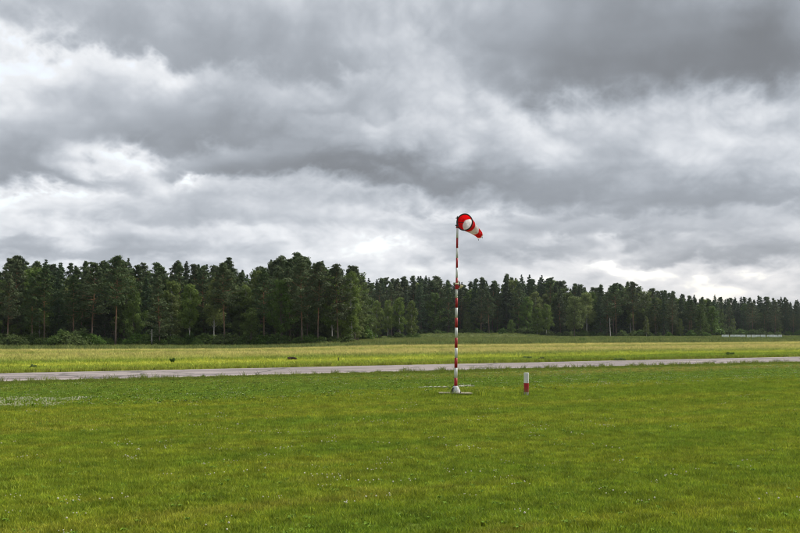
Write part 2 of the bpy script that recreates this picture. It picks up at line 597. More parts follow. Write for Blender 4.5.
def build_runway():
    al = np.arange(-95, 190, 0.35)
    r2 = np.random.default_rng(5)

    def ragged(n, amp):
        k = r2.normal(0, 1, n)
        slow = np.convolve(k, np.ones(9) / 9, 'same') * 2.2
        return (slow + 0.5 * k) * amp
    lo = -HALF + ragged(len(al), 0.07)
    hi = HALF + ragged(len(al), 0.08)
    prof = [(0.0, -0.03), (0.02, 0.022), (0.25, 0.045), (0.5, 0.06), (0.75, 0.045), (0.98, 0.022), (1.0, -0.03)]
    vs = []
    for i, a in enumerate(al):
        for k, z in prof:
            p = MIDP + ALONG * float(a) + ACROSS * float(lo[i] + (hi[i] - lo[i]) * k)
            vs.append((p.x, p.y, gzf(p.x, p.y) + z))
    n = len(prof)
    i = (np.arange(len(al) - 1)[:, None] * n + np.arange(n - 1)[None, :]).ravel()
    f = np.stack([i, i + n, i + n + 1, i + 1], 1)
    o = link('runway', mesh_np('runway', np.array(vs), f, [runway_material()], smooth=True))
    tag(o, 'pale worn asphalt runway strip crossing the grass', kind='structure')


build_runway()


# ------------------------------------------------------------------ grass: blades in tufts, scattered by geometry nodes
PROTO = bpy.data.collections.new('grass_prototypes')


def tuft_mesh(name, n, spread, h, w, lean, seed, mat, seg=2):
    g = np.random.default_rng(seed)
    V, F, T = [], [], []
    for i in range(n):
        r = spread * math.sqrt(g.random())
        a = g.random() * 2 * math.pi
        bx, by = r * math.cos(a), r * math.sin(a)
        hh = h * g.uniform(0.45, 1.35)
        ww = w * g.uniform(0.7, 1.3)
        d = g.random() * 2 * math.pi
        ln = hh * lean * g.uniform(0.2, 1.2)
        dx, dy = math.cos(d) * ln, math.sin(d) * ln
        f = g.random() * math.pi
        tx, ty = math.cos(f) * ww / 2, math.sin(f) * ww / 2
        b0 = len(V)
        V += [(bx - tx, by - ty, -0.01), (bx + tx, by + ty, -0.01),
              (bx + dx * 0.35 + tx * 0.8, by + dy * 0.35 + ty * 0.8, hh * 0.6), (bx + dx * 0.35 - tx * 0.8, by + dy * 0.35 - ty * 0.8, hh * 0.6),
              (bx + dx + tx * 0.15, by + dy + ty * 0.15, hh), (bx + dx - tx * 0.15, by + dy - ty * 0.15, hh * 0.98)]
        F += [(b0, b0 + 1, b0 + 2, b0 + 3), (b0 + 3, b0 + 2, b0 + 4, b0 + 5)]
        t = g.random()
        T += [t, t]
    return mesh_np(name, np.array(V), np.array(F), [mat], tint=np.array(T))


def proto(name, mesh, coll):
    o = bpy.data.objects.new(name, mesh)
    coll.objects.link(o)
    return o


def scatter(name, area, coll, density, seed, smin, smax, label, mask=None, thr=(0.45, 0.6), cat=None, follow=True):
    """area: list of quads (four xy corners each), split finely enough to follow the ground"""
    V, F = [], []
    for q in area:
        nu, nv = q[4] if len(q) > 4 else (6, 2)
        b0 = len(V)
        for j in range(nv + 1):
            for i in range(nu + 1):
                u, v = i / nu, j / nv
                x = (q[0][0] * (1 - u) + q[1][0] * u) * (1 - v) + (q[3][0] * (1 - u) + q[2][0] * u) * v
                y = (q[0][1] * (1 - u) + q[1][1] * u) * (1 - v) + (q[3][1] * (1 - u) + q[2][1] * u) * v
                V.append((x, y, gzf(x, y)))
        for j in range(nv):
            for i in range(nu):
                k = b0 + j * (nu + 1) + i
                F.append((k, k + 1, k + nu + 2, k + nu + 1))
    o = link(name, mesh_np(name, V, F))
    tag(o, label, cat, kind='stuff')
    ng = bpy.data.node_groups.new(name, 'GeometryNodeTree')
    ng.interface.new_socket('Geometry', in_out='INPUT', socket_type='NodeSocketGeometry')
    ng.interface.new_socket('Geometry', in_out='OUTPUT', socket_type='NodeSocketGeometry')
    N, L = ng.nodes, ng.links
    gi, go = N.new('NodeGroupInput'), N.new('NodeGroupOutput')
    dp = N.new('GeometryNodeDistributePointsOnFaces')
    dp.inputs['Density'].default_value = density
    dp.inputs['Seed'].default_value = seed
    if mask:
        p = N.new('GeometryNodeInputPosition')
        nz = N.new('ShaderNodeTexNoise')
        nz.inputs['Scale'].default_value = mask
        nz.inputs['Detail'].default_value = 3
        L.new(p.outputs[0], nz.inputs['Vector'])
        mr = N.new('ShaderNodeMapRange')
        mr.inputs[1].default_value, mr.inputs[2].default_value = thr
        mr.inputs[3].default_value, mr.inputs[4].default_value = 0.0, density
        L.new(nz.outputs[0], mr.inputs[0])
        L.new(mr.outputs[0], dp.inputs['Density'])
    L.new(gi.outputs[0], dp.inputs['Mesh'])
    ci = N.new('GeometryNodeCollectionInfo')
    ci.inputs['Collection'].default_value = coll
    ci.inputs['Separate Children'].default_value = True
    ci.inputs['Reset Children'].default_value = True
    ip = N.new('GeometryNodeInstanceOnPoints')
    ip.inputs['Pick Instance'].default_value = True
    L.new(dp.outputs['Points'], ip.inputs['Points'])
    L.new(ci.outputs[0], ip.inputs['Instance'])
    rv = N.new('FunctionNodeRandomValue')
    rv.data_type = 'FLOAT_VECTOR'
    rv.inputs[0].default_value = (-0.12, -0.12, 0)
    rv.inputs[1].default_value = (0.12, 0.12, 6.283)
    L.new(rv.outputs[0], ip.inputs['Rotation'])
    rs = N.new('FunctionNodeRandomValue')
    rs.data_type = 'FLOAT'
    rs.inputs[2].default_value = smin
    rs.inputs[3].default_value = smax
    rs.inputs['Seed'].default_value = 7
    L.new(rs.outputs[1], ip.inputs['Scale'])
    L.new(ip.outputs[0], go.inputs[0])
    md = o.modifiers.new('scatter', 'NODES')
    md.node_group = ng
    return o


def wedge(y0, y1, k=0.43, pad=2.5, n=(6, 2)):
    return ((-k * y0 - pad, y0), (k * y0 + pad, y0), (k * y1 + pad, y1), (-k * y1 - pad, y1), n)


def strip(a0, a1, s0, s1, n):
    """a band that lies along the runway"""
    c = []
    for a, s in ((a0, s0), (a1, s0), (a1, s1), (a0, s1)):
        p = MIDP + ALONG * a + ACROSS * s
        c.append((p.x, p.y))
    return (*c, n)


def build_grass():
    near, midc, verge_c, field_c, hay_c, rank_c, flower_c, weed_c = [bpy.data.collections.new(n) for n in
        ('lawn_near', 'lawn_middle', 'verge', 'field', 'hay', 'rank', 'flower', 'weed')]
    for i in range(4):
        proto('t', tuft_mesh('lawn_tuft', 52, 0.11, 0.032, 0.0060, 0.7, 20 + i, M_BLADE), near)
        proto('t', tuft_mesh('lawn_tuft', 44, 0.16, 0.038, 0.009, 0.75, 30 + i, M_BLADE), midc)
        proto('t', tuft_mesh('verge_tuft', 26, 0.10, 0.13, 0.010, 0.7, 40 + i, M_BLADE), verge_c)
        proto('t', tuft_mesh('field_tuft', 34, 0.30, 0.10, 0.018, 0.8, 50 + i, M_BLADE), field_c)
        proto('t', tuft_mesh('hay_tuft', 40, 0.45, 0.17, 0.020, 0.7, 60 + i, M_BLADE), hay_c)
        proto('t', tuft_mesh('rank_tuft', 46, 0.8, 0.50, 0.045, 0.5, 70 + i, M_BLADE), rank_c)
    # white clover heads on short stalks
    m_fl = simple_mat('clover_head', (0.58, 0.55, 0.42), 0.8, 0.2)
    for i in range(3):
        bm = bmesh.new()
        g = random.Random(i)
        for _ in range(5):
            x, y, z = g.uniform(-.14, .14), g.uniform(-.14, .14), g.uniform(.04, .065)
            bmesh.ops.create_icosphere(bm, subdivisions=1, radius=g.uniform(.005, .009), matrix=Matrix.Translation((x, y, z)))
        proto('t', bm_mesh('clover_heads', bm, m_fl, True), flower_c)
    # broad dark leaves of plantain and dandelion
    m_weed = simple_mat('weed_leaf', (0.140, 0.235, 0.020), 0.7, 0.08, 0.4, 3.0)
    for i in range(4):
        g = np.random.default_rng(90 + i)
        V, F = [], []
        for k in range(11):
            a = k * 2.4 + g.uniform(-.3, .3)
            ln, ww, up = g.uniform(.035, .075), g.uniform(.010, .018), g.uniform(.03, .06)
            c, s = math.cos(a), math.sin(a)
            b0 = len(V)
            V += [(0, 0, 0), (c * ln * .55 - s * ww, s * ln * .55 + c * ww, up), (c * ln, s * ln, up * .75), (c * ln * .55 + s * ww, s * ln * .55 - c * ww, up)]
            F.append((b0, b0 + 1, b0 + 2, b0 + 3))
        proto('t', mesh_np('weed_rosette', np.array(V), np.array(F), [m_weed]), weed_c)

    y_near = lambda x: E0.y + (x - E0.x) * (E1.y - E0.y) / (E1.x - E0.x)
    scatter('lawn_grass', [wedge(7.5, 13.5), wedge(13.5, 19)], near, 150, 1, 0.8, 1.35, 'short mown grass in the foreground', cat='grass')
    scatter('lawn_grass', [wedge(19, 27)], midc, 75, 2, 0.8, 1.3, 'short mown grass around the middle of the lawn', cat='grass')
    # up to the runway, in bands that lie along it
    e0, e1 = MIDP + ALONG * -34 - ACROSS * (HALF - 0.05), MIDP + ALONG * 42 - ACROSS * (HALF - 0.05)
    scatter('lawn_grass', [((-22, 27), (34, 27), (e1.x, e1.y), (e0.x, e0.y), (14, 10))], midc, 42, 3, 0.9, 1.5,
            'short grass along the near side of the runway', cat='grass')
    scatter('clover_flowers', [wedge(8, 20), wedge(20, 30)], flower_c, 3.4, 4, 0.8, 1.3, 'scattered white clover heads in the mown grass', mask=0.55, thr=(0.48, 0.72), cat='clover')
    q = [on_flat(*c) for c in ((-40, 409.5), (55, 408.0), (88, 400.0), (-40, 400.0))]
    scatter('clover_flowers', [(*[(p.x, p.y) for p in q], (4, 2))], flower_c, 40, 5, 0.9, 1.6, 'drift of white clover heads at the left of the lawn', mask=0.9, thr=(0.42, 0.62), cat='clover')
    scatter('clover_flowers', [strip(-42, 40, -HALF - 15, -HALF - 3, (8, 2))], flower_c, 2.4, 15, 0.8, 1.4, 'sparse white clover heads near the runway', mask=0.5, thr=(0.45, 0.7), cat='clover')
    scatter('broadleaf_weeds', [wedge(8, 19), wedge(19, 30)], weed_c, 34, 6, 0.40, 0.80, 'dark broad leaved weeds flat among the mown grass', mask=0.8, thr=(0.46, 0.68), cat='weeds')
    scatter('broadleaf_weeds', [strip(-42, 40, -HALF - 14, -HALF - 3, (8, 2))], weed_c, 24, 16, 0.8, 1.4, 'broad leaved weeds among the clover by the runway', mask=0.5, thr=(0.42, 0.65), cat='weeds')
    # ragged edges of the runway
    scatter('verge_grass', [strip(-60, 110, -HALF - 0.55, -HALF + 0.22, (60, 1))], verge_c, 16, 9, 0.5, 1.5, 'taller grass fringing the near edge of the runway', mask=0.9, thr=(0.38, 0.62), cat='grass')
    scatter('verge_grass', [strip(-60, 120, HALF - 0.12, HALF + 1.2, (60, 1))], verge_c, 11, 10, 0.7, 1.6, 'taller grass fringing the far edge of the runway', mask=0.7, thr=(0.30, 0.55), cat='grass')
    mx, my = on_flat(526.3, 396).x, on_flat(526.3, 396).y
    bx, by = on_flat(456, 395.6).x, on_flat(456, 395.6).y
    scatter('verge_grass', [((bx - .62, by - .42), (bx + .72, by - .42), (bx + .72, by - .24), (bx - .62, by - .24), (2, 1)),
                            ((bx + .48, by - .30), (bx + .80, by - .30), (bx + .80, by + .35), (bx + .48, by + .35), (1, 2)),
                            ((bx - .78, by - .30), (bx - .50, by - .30), (bx - .50, by + .35), (bx - .78, by + .35), (1, 2)),
                            ((mx - .16, my - .17), (mx + .18, my - .17), (mx + .18, my + .12), (mx - .16, my + .12), (1, 1))],
            verge_c, 55, 21, 0.5, 1.15, 'unmown grass tufts round the windsock pole and marker post', cat='grass')
    scatter('field_grass', [strip(-70, 130, HALF + 0.6, HALF + 17, (40, 4))], field_c, 8, 11, 0.7, 1.5, 'bright green grass on the strip beyond the runway', cat='grass')
    scatter('hay_grass', [strip(-90, 190, HALF + 12, HALF + 74, (50, 12))], hay_c, 2.6, 12, 0.6, 1.4, 'dry yellowing meadow grass beyond the runway', cat='grass')
    scatter('rank_grass', [strip(-115, 330, HALF + 71, HALF + 330, (90, 60))], rank_c, 0.30, 13, 0.5, 1.1, 'tall darker grass in front of the woods', cat='grass')


build_grass()

# ------------------------------------------------------------------ trees
def leaf_material(name, color, trans=0.30, var=0.5):
    m, T = new_mat(name)
    out = T.node('ShaderNodeOutputMaterial')
    tint = T.node('ShaderNodeAttribute', attribute_name='tint').outputs['Fac']
    rnd = T.node('ShaderNodeObjectInfo').outputs['Random']
    hue = T.node('ShaderNodeHueSaturation')
    T.put(hue.inputs['Hue'], T.m('ADD', T.m('MULTIPLY', rnd, -0.030), T.m('MULTIPLY_ADD', tint, -0.020, 0.524)))
    T.put(hue.inputs['Saturation'], T.rng(rnd, 0, 1, 1.08, 0.86, 'LINEAR'))
    r2 = T.m('FRACT', T.m('MULTIPLY', rnd, 7.31))
    T.put(hue.inputs['Value'], T.m('MULTIPLY', T.rng(r2, 0, 1, 0.78, 1.30, 'LINEAR'), T.m('MULTIPLY_ADD', tint, var, 1 - var / 2)))
    T.put(hue.inputs['Color'], (*color, 1))
    b = T.node('ShaderNodeBsdfPrincipled')
    T.put(b.inputs['Base Color'], hue.outputs[0])
    b.inputs['Roughness'].default_value = 0.6
    b.inputs['Specular IOR Level'].default_value = 0.08
    tr = T.node('ShaderNodeBsdfTranslucent')
    T.put(tr.inputs[0], hue.outputs[0])
    mx = T.node('ShaderNodeMixShader')
    mx.inputs[0].default_value = trans
    T.l.new(b.outputs[0], mx.inputs[1])
    T.l.new(tr.outputs[0], mx.inputs[2])
    T.l.new(mx.outputs[0], out.inputs[0])
    return m


def pine_bark():
    m, T = new_mat('pine_bark')
    out = T.node('ShaderNodeOutputMaterial')
    b = T.node('ShaderNodeBsdfPrincipled')
    tc = T.node('ShaderNodeTexCoord').outputs['Object']
    z = T.sep(tc)[2]
    n = T.noise(T.v('MULTIPLY', tc, (3, 3, 0.9)), 2.0, 5, 0.6)[0]
    c = T.mix(T.rng(n, 0.35, 0.65), (0.085, 0.062, 0.048), (0.155, 0.115, 0.090))
    o = T.mix(T.rng(n, 0.35, 0.65), (0.22, 0.105, 0.052), (0.32, 0.165, 0.085))
    c = T.mix(T.rng(T.m('ADD', z, T.m('MULTIPLY', n, 2.0)), 3.5, 8.5), c, o)   # orange flaking bark higher up
    T.put(b.inputs['Base Color'], c)
    b.inputs['Roughness'].default_value = 0.9
    T.l.new(b.outputs[0], out.inputs[0])
    return m


def birch_bark():
    m, T = new_mat('birch_bark')
    out = T.node('ShaderNodeOutputMaterial')
    b = T.node('ShaderNodeBsdfPrincipled')
    tc = T.node('ShaderNodeTexCoord').outputs['Object']
    n = T.noise(T.v('MULTIPLY', tc, (2, 2, 6)), 1.6, 4, 0.6)[0]
    c = T.mix(T.rng(n, 0.56, 0.66), (0.46, 0.44, 0.40), (0.06, 0.055, 0.05))
    T.put(b.inputs['Base Color'], c)
    b.inputs['Roughness'].default_value = 0.8
    T.l.new(b.outputs[0], out.inputs[0])
    return m


BARK_PINE = pine_bark()
BARK_BIRCH = birch_bark()
BARK_GREY = simple_mat('grey_bark', (0.11, 0.095, 0.08), 0.9, 0.2, 0.35, 3.0)
BARK_DEAD = simple_mat('bleached_wood', (0.36, 0.34, 0.32), 0.9, 0.2, 0.3, 2.0)
LEAF = {
    'pine': leaf_material('pine_needles', (0.074, 0.104, 0.042), 0.18),
    'spruce': leaf_material('spruce_needles', (0.055, 0.084, 0.040), 0.15),
    'birch': leaf_material('birch_leaves', (0.132, 0.180, 0.044), 0.36),
    'leafy': leaf_material('broad_leaves', (0.106, 0.154, 0.040), 0.34),
    'shrub': leaf_material('shrub_leaves', (0.088, 0.140, 0.032), 0.34),
}


def leaf_cloud(clumps, per, size, g, flat=0.7, up=0.35, aspect=0.55):
    """diamond leaves spread through ellipsoid clumps; returns verts, quads, tint"""
    Vs, Ts = [], []
    for (c, r) in clumps:
        n = max(6, int(per * g.uniform(0.8, 1.2)))
        d = g.normal(size=(n, 3))
        d /= np.linalg.norm(d, axis=1)[:, None]
        rad = g.random(n) ** 0.5 * g.uniform(0.8, 1.25, n)
        p = d * rad[:, None] * np.array([r, r, r * flat]) + np.array(c)
        nrm = d * 0.8 + g.normal(size=(n, 3)) * 0.55 + np.array([0, 0, up])
        nrm /= np.linalg.norm(nrm, axis=1)[:, None]
        t = np.cross(nrm, g.normal(size=(n, 3)))
        t /= np.linalg.norm(t, axis=1)[:, None]
        b = np.cross(nrm, t)
        s = (size * g.uniform(0.55, 1.35, n))[:, None]
        Vs.append(np.stack([p - t * s, p - b * s * aspect, p + t * s, p + b * s * aspect], 1).reshape(-1, 3))
        Ts.append(np.clip(g.uniform(0.15, 0.85) + g.normal(0, 0.16, n), 0, 1))
    V = np.concatenate(Vs)
    return V, np.arange(len(V)).reshape(-1, 4), np.concatenate(Ts)


def stem(bm, H, r0, g, bend=0.25, top=0.15, upto=1.0):
    pts, rad = [], []
    a = g.uniform(0, 6.28)
    for i in range(9):
        k = i / 8
        off = bend * math.sin(k * 2.6) * k
        pts.append((math.cos(a) * off + g.uniform(-.04, .04) * k, math.sin(a) * off + g.uniform(-.04, .04) * k, -0.3 + (H * upto + 0.3) * k))
        rad.append(r0 * ((1 - k) * (1 - top) + top) * (1.25 if i == 0 else 1.0))
    tube(bm, pts, rad, 7)
    return pts


def along_stem(pts, z):
    for p, q in zip(pts, pts[1:]):
        if q[2] >= z:
            k = (z - p[2]) / (q[2] - p[2])
            return Vector(p).lerp(Vector(q), k)
    return Vector(pts[-1])


def make_pine(seed, H=16.0, bare=0.42, wide=0.16, n=44):
    g = np.random.default_rng(seed)
    bm = bmesh.new()
    pts = stem(bm, H, 0.155, g, 0.55, 0.12)
    clumps = []
    for i in range(n):
        k = bare + (0.985 - bare) * (i + g.random()) / n
        z = k * H
        q = (k - bare) / (1 - bare)
        L = H * wide * (0.45 + 0.75 * math.sin(math.pi * min(1, q * 0.85 + 0.18))) * g.uniform(0.55, 1.15) * (1 - 0.86 * q ** 1.7)
        a = i * 2.399 + g.uniform(-.6, .6)
        rise = g.uniform(0.05, 0.45) + 0.25 * q
        p0 = along_stem(pts, z)
        p1 = p0 + Vector((math.cos(a) * L, math.sin(a) * L, L * rise))
        mid = p0.lerp(p1, 0.5) - Vector((0, 0, L * 0.06))
        tube(bm, [p0, mid, p1], [0.055, 0.035, 0.015], 4, False)
        for kk in ((0.55, 0.95) if L < 1.4 else (0.38, 0.68, 0.97)):
            c = p0.lerp(p1, kk) + Vector((g.uniform(-.3, .3), g.uniform(-.3, .3), g.uniform(-.1, .3)))
            clumps.append((tuple(c), g.uniform(0.38, 0.80) * (0.6 + 0.55 * (1 - q))))
    top = along_stem(pts, H * 0.985)
    clumps += [(tuple(top), 0.26), (tuple(top - Vector((0, 0, .5))), 0.38), (tuple(top - Vector((0, 0, 1.0))), 0.5)]
    for i in range(7):      # dead snags under the crown
        z = H * g.uniform(0.14, bare + 0.04)
        p0 = along_stem(pts, z)
        a = g.uniform(0, 6.28)
        L = g.uniform(0.5, 1.5)
        tube(bm, [p0, p0 + Vector((math.cos(a) * L, math.sin(a) * L, g.uniform(-.15, .2)))], [0.03, 0.01], 4, False)
    V, F, T = leaf_cloud([(c, r * 1.2) for c, r in clumps], 62, 0.165, g, 0.6, 0.5, 0.5)
    return bm_mesh('pine_trunk', bm, BARK_PINE, True), mesh_np('pine_crown', V, F, [LEAF['pine']], tint=T)


def make_spruce(seed, H=16.0, wide=0.17, n=70, start=0.07):
    g = np.random.default_rng(seed)
    bm = bmesh.new()
    pts = stem(bm, H, 0.19, g, 0.08, 0.08)
    clumps = []
    for i in range(n):
        k = start + (0.975 - start) * ((i + g.random()) / n) ** 0.92
        L = H * wide * (1 - k) ** 0.75 * g.uniform(0.65, 1.12) + 0.12
        a = i * 2.399 + g.uniform(-.5, .5)
        p0 = along_stem(pts, k * H)
        p1 = p0 + Vector((math.cos(a) * L, math.sin(a) * L, -L * g.uniform(0.05, 0.38)))
        tube(bm, [p0, p1], [0.035, 0.01], 4, False)
        for kk in ((0.7,) if L < 0.8 else (0.45, 0.9)):
            clumps.append((tuple(p0.lerp(p1, kk)), 0.28 + 0.26 * min(L, 1.6)))
    clumps.append(((pts[-1][0], pts[-1][1], H - 0.25), 0.22))
    clumps.append(((pts[-1][0], pts[-1][1], H + 0.1), 0.13))
    V, F, T = leaf_cloud(clumps, 38, 0.19, g, 0.55, 0.3, 0.5)
    return bm_mesh('spruce_trunk', bm, BARK_GREY, True), mesh_np('spruce_crown', V, F, [LEAF['spruce']], tint=T)


def make_leafy(seed, kind, H=14.0, start=0.28, wide=0.17, n=46, per=95, size=0.17, bark=None, taper=0.8):
    g = np.random.default_rng(seed)
    bm = bmesh.new()
    pts = stem(bm, H, 0.15 if kind == 'birch' else 0.19, g, 0.4, 0.10, 0.94)
    clumps = []
    for i in range(n):
        k = start + (0.97 - start) * (i + g.random()) / n
        q = (k - start) / (1 - start)
        L = H * wide * (math.sin(math.pi * (0.16 + 0.80 * q ** taper)) ** 0.8) * g.uniform(0.35, 1.12)
        a = i * 2.399 + g.uniform(-.8, .8)
        p0 = along_stem(pts, max(0.12, k - 0.08) * H)
        p1 = along_stem(pts, k * H) + Vector((math.cos(a) * L, math.sin(a) * L, g.uniform(-.2, .35)))
        tube(bm, [p0, p0.lerp(p1, .5) + Vector((0, 0, .1)), p1], [0.05, 0.03, 0.012], 4, False)
        clumps.append((tuple(p1), g.uniform(0.6, 1.1) * (0.75 + 0.35 * math.sin(math.pi * q))))
        if L > 1.2:
            clumps.append((tuple(p0.lerp(p1, .5) + Vector((0, 0, .2))), g.uniform(.5, .8)))
    V, F, T = leaf_cloud(clumps, per, size, g, 0.8, 0.4, 0.62)
    return bm_mesh(kind + '_trunk', bm, bark, True), mesh_np(kind + '_crown', V, F, [LEAF[kind]], tint=T)


def make_shrub(seed, H=3.0, n=18):
    g = np.random.default_rng(seed)
    bm = bmesh.new()
    clumps = []
    for i in range(n):
        a = i * 2.399 + g.uniform(-.4, .4)
        k = math.sqrt((i + 0.5) / n)
        x, y = math.cos(a) * k * 1.5, math.sin(a) * k * 1.5
        z = (H - 0.5) * (1 - 0.7 * k * k) * g.uniform(0.55, 1.0)
        for zz in ((z, z * 0.5) if z > 1 else (z,)):
            clumps.append(((x, y, max(zz, 0.35)), g.uniform(0.45, 0.75)))
        tube(bm, [(x * 0.15, y * 0.15, -.1), (x * .6, y * .6, z * .55), (x, y, z)], [0.035, 0.022, 0.008], 4, False)
    V, F, T = leaf_cloud(clumps, 90, 0.13, g, 0.85, 0.4, 0.62)
    return bm_mesh('shrub_stems', bm, BARK_GREY, True), mesh_np('shrub_foliage', V, F, [LEAF['shrub']], tint=T)


def make_snag(seed, H=9.0):
    g = np.random.default_rng(seed)
    bm = bmesh.new()
    pts = stem(bm, H, 0.19, g, 0.25, 0.30)
    for i in range(12):
        p0 = along_stem(pts, H * g.uniform(.3, .97))
        a = g.uniform(0, 6.28)
        L = g.uniform(.3, 1.3)
        tube(bm, [p0, p0 + Vector((math.cos(a) * L, math.sin(a) * L, g.uniform(-.1, .4)))], [0.04, 0.012], 4, False)
    return bm_mesh('dead_trunk', bm, BARK_DEAD, True)


PINES = [make_pine(100 + i, bare=b, wide=w) for i, (b, w) in enumerate([(.28, .185), (.38, .20), (.20, .17), (.44, .205), (.14, .18), (.33, .23), (.25, .15)])]
SPRUCES = [make_spruce(120 + i, wide=w) for i, w in enumerate([.17, .14, .20])]
BIRCHES = [make_leafy(140 + i, 'birch', start=s, wide=w, bark=BARK_BIRCH) for i, (s, w) in enumerate([(.22, .17), (.32, .185), (.15, .16), (.26, .21)])]
LEAFIES = [make_leafy(160 + i, 'leafy', start=s, wide=w, bark=BARK_GREY) for i, (s, w) in enumerate([(.12, .22), (.22, .24), (.06, .20), (.16, .27), (.10, .18)])]
SHRUBS = [make_shrub(180 + i, n=n) for i, n in enumerate([16, 20, 24])]
BASE_H = {'pine': 16.0, 'spruce': 16.0, 'birch': 14.0, 'leafy': 14.0, 'shrub': 3.0}
STOCK = {'pine': PINES, 'spruce': SPRUCES, 'birch': BIRCHES, 'leafy': LEAFIES, 'shrub': SHRUBS}
OBJ_NAME = {'pine': 'pine_tree', 'spruce': 'spruce_tree', 'birch': 'birch_tree', 'leafy': 'leafy_tree', 'shrub': 'shrub'}
trng = random.Random(4)
TREES = []          # every tree that stands, for the labels


def plant(kind, px, d, top_py, seg, row, which=None, width=1.0, label=None):
    """a tree whose foot is d metres off and whose tip reaches the given photograph row"""
    x = (px - 400.0) / FPX * d
    z = gzf(x, d)
    r = ray(px, top_py)
    H = EYE + r.z / r.y * d - z
    stock = STOCK[kind]
    tr, cr = stock[trng.randrange(len(stock)) if which is None else which]
    e = empty(OBJ_NAME[kind], (x, d, z), trng.uniform(0, 6.283))
    s = H / BASE_H[kind]
    w = s * width * trng.uniform(0.92, 1.12)
    e.scale = (w, w, s)
    link('stems' if kind == 'shrub' else 'trunk', tr, e)
    link('foliage' if kind == 'shrub' else 'crown', cr, e)
    TREES.append(dict(kind=kind, px=px, seg=seg, row=row, obj=e, label=label))
    return e


TOPS = [(-80, 262), (0, 262), (10, 258), (20, 257), (35, 260), (60, 259), (80, 263), (110, 260), (120, 256), (135, 259), (150, 263),
        (190, 264), (212, 259), (225, 257), (245, 266), (262, 261), (275, 254), (290, 252), (310, 256), (330, 259), (345, 264),
        (357, 267), (362, 281), (380, 277), (400, 278), (430, 275), (455, 282), (480, 277), (495, 281), (505, 275), (520, 275), (547, 276),
        (560, 280), (575, 283), (590, 285), (615, 282), (633, 282), (650, 285), (663, 287), (680, 293), (695, 296), (735, 296),
        (760, 297), (800, 299), (880, 302)]


def tops(px):
    return float(np.interp(px, [a for a, b in TOPS], [b for a, b in TOPS]))


# trees that can be singled out in the photograph: kind, column, distance, tip row, section, prototype, width, label
FEATURED = [
    ('pine', 8, 203, 274, 'left', 1, 1.0, 'dark pine with reddish trunk nearest the left edge of the photo'),
    ('pine', 45, 202, 268, 'left', 3, 1.0, 'pine with two thin reddish trunks above the rounded roadside bushes'),
    ('pine', 92, 203, 262, 'left', 1, 1.1, 'broad pine with short reddish trunk left of the pale bare trunk'),
    ('pine', 116, 199, 256, 'left', 3, 1.05, 'tall pine with long pale bare trunk at the left wood'),
    ('pine', 160, 199, 277, 'left', 4, 1.2, 'wide shaggy pine with low crown in the left wood'),
    ('birch', 190, 199, 283, 'left', 1, 1.0, 'slim birch with white trunk in the left wood'),
    ('birch', 214, 200, 276, 'left', 1, 0.9, 'birch with thin pale trunk beside the orange trunked pine'),
    ('pine', 225, 198, 263, 'left', 3, 1.0, 'pine with bright orange trunk in the left wood'),
    ('leafy', 251, 196, 307, 'left', 2, 1.15, 'short bushy bright green tree at the foot of the left wood'),
    ('pine', 264, 201, 268, 'left', 1, 1.0, 'pine with leaning orange trunk behind the short bushy green tree'),
    ('leafy', 281, 199, 277, 'left', 1, 0.85, 'yellowish green leafy tree between two orange trunked pines'),
    ('pine', 302, 200, 257, 'left', 1, 1.1, 'tall dark pine near the peak of the left wood'),
    ('pine', 318, 199, 262, 'left', 3, 1.1, 'dark pine with slim straight trunk left of the wood corner'),
    ('pine', 338, 200, 264, 'left', 0, 1.1, 'dark broad pine close to the right end of the left wood'),
    ('birch', 352, 203, 271, 'left', 2, 1.0, 'light green tree closing the right end of the left wood'),
    ('leafy', 366, 290, 303, 'clump', 0, 1.0, 'round dark leafy tree beside the corner of the left wood'),
    ('birch', 376, 300, 300, 'clump', 2, 0.95, 'leafy birch second from left in the clump right of the left wood'),
    ('birch', 388, 302, 299, 'clump', 0, 0.8, 'yellowish green slender birch in the clump left of the windsock'),
    ('birch', 400, 300, 296, 'clump', 0, 0.95, 'tallest birch with white trunk in the clump left of the windsock'),
    ('birch', 411, 304, 300, 'clump', 2, 0.9, 'rightmost birch of the clump left of the windsock'),
    ('leafy', 355, 282, 315, 'clump', 2, 1.0, 'small round tree tucked against the corner of the left wood'),
    ('birch', 467, 398, 311, 'middle', 1, 0.9, 'small pale birch just right of the windsock pole'),
    ('pine', 489, 396, 292, 'middle', 3, 0.9, 'pine with tall pinkish grey trunk right of the windsock pole'),
    ('leafy', 511, 392, 319, 'middle', 1, 1.1, 'low round green tree left of the striped marker post'),
    ('birch', 537, 394, 307, 'middle', 2, 1.1, 'pale green pointed birch right of the striped marker post'),
    ('birch', 546, 392, 303, 'middle', 0, 1.0, 'light green birch standing second right of the marker post'),
    ('leafy', 574, 384, 295, 'right', 1, 1.15, 'broad round leafy tree standing forward of the right wood'),
    ('leafy', 571, 372, 331, 'right', 0, 1.1, 'small round bush tree in front of the broad round tree'),
    ('spruce', 600, 396, 296, 'right', 2, 1.1, 'bushy dark tree just left of the bleached dead trunk'),
    ('pine', 616, 392, 283, 'right', 1, 1.15, 'tall dark pine behind the bleached dead trunk'),
    ('pine', 633, 398, 282, 'right', 3, 1.1, 'tall open crowned pine right of the bleached dead trunk'),
    ('birch', 646, 390, 316, 'right', 2, 0.8, 'thin young birch midway between dead trunk and pale trunked pine'),
    ('pine', 691, 396, 300, 'right', 3, 0.9, 'pine with slim pale trunk at the right wood end'),
    ('birch', 680, 393, 318, 'right', 2, 0.9, 'small bushy birch left of the slim pale trunk'),
    ('leafy', 700, 398, 303, 'right', 2, 0.8, 'yellow green leafy tree closing the right wood'),
    ('birch', 711, 500, 313, 'far', 2, 1.2, 'pale pointed birch left of the white barriers at the far wood'),
]
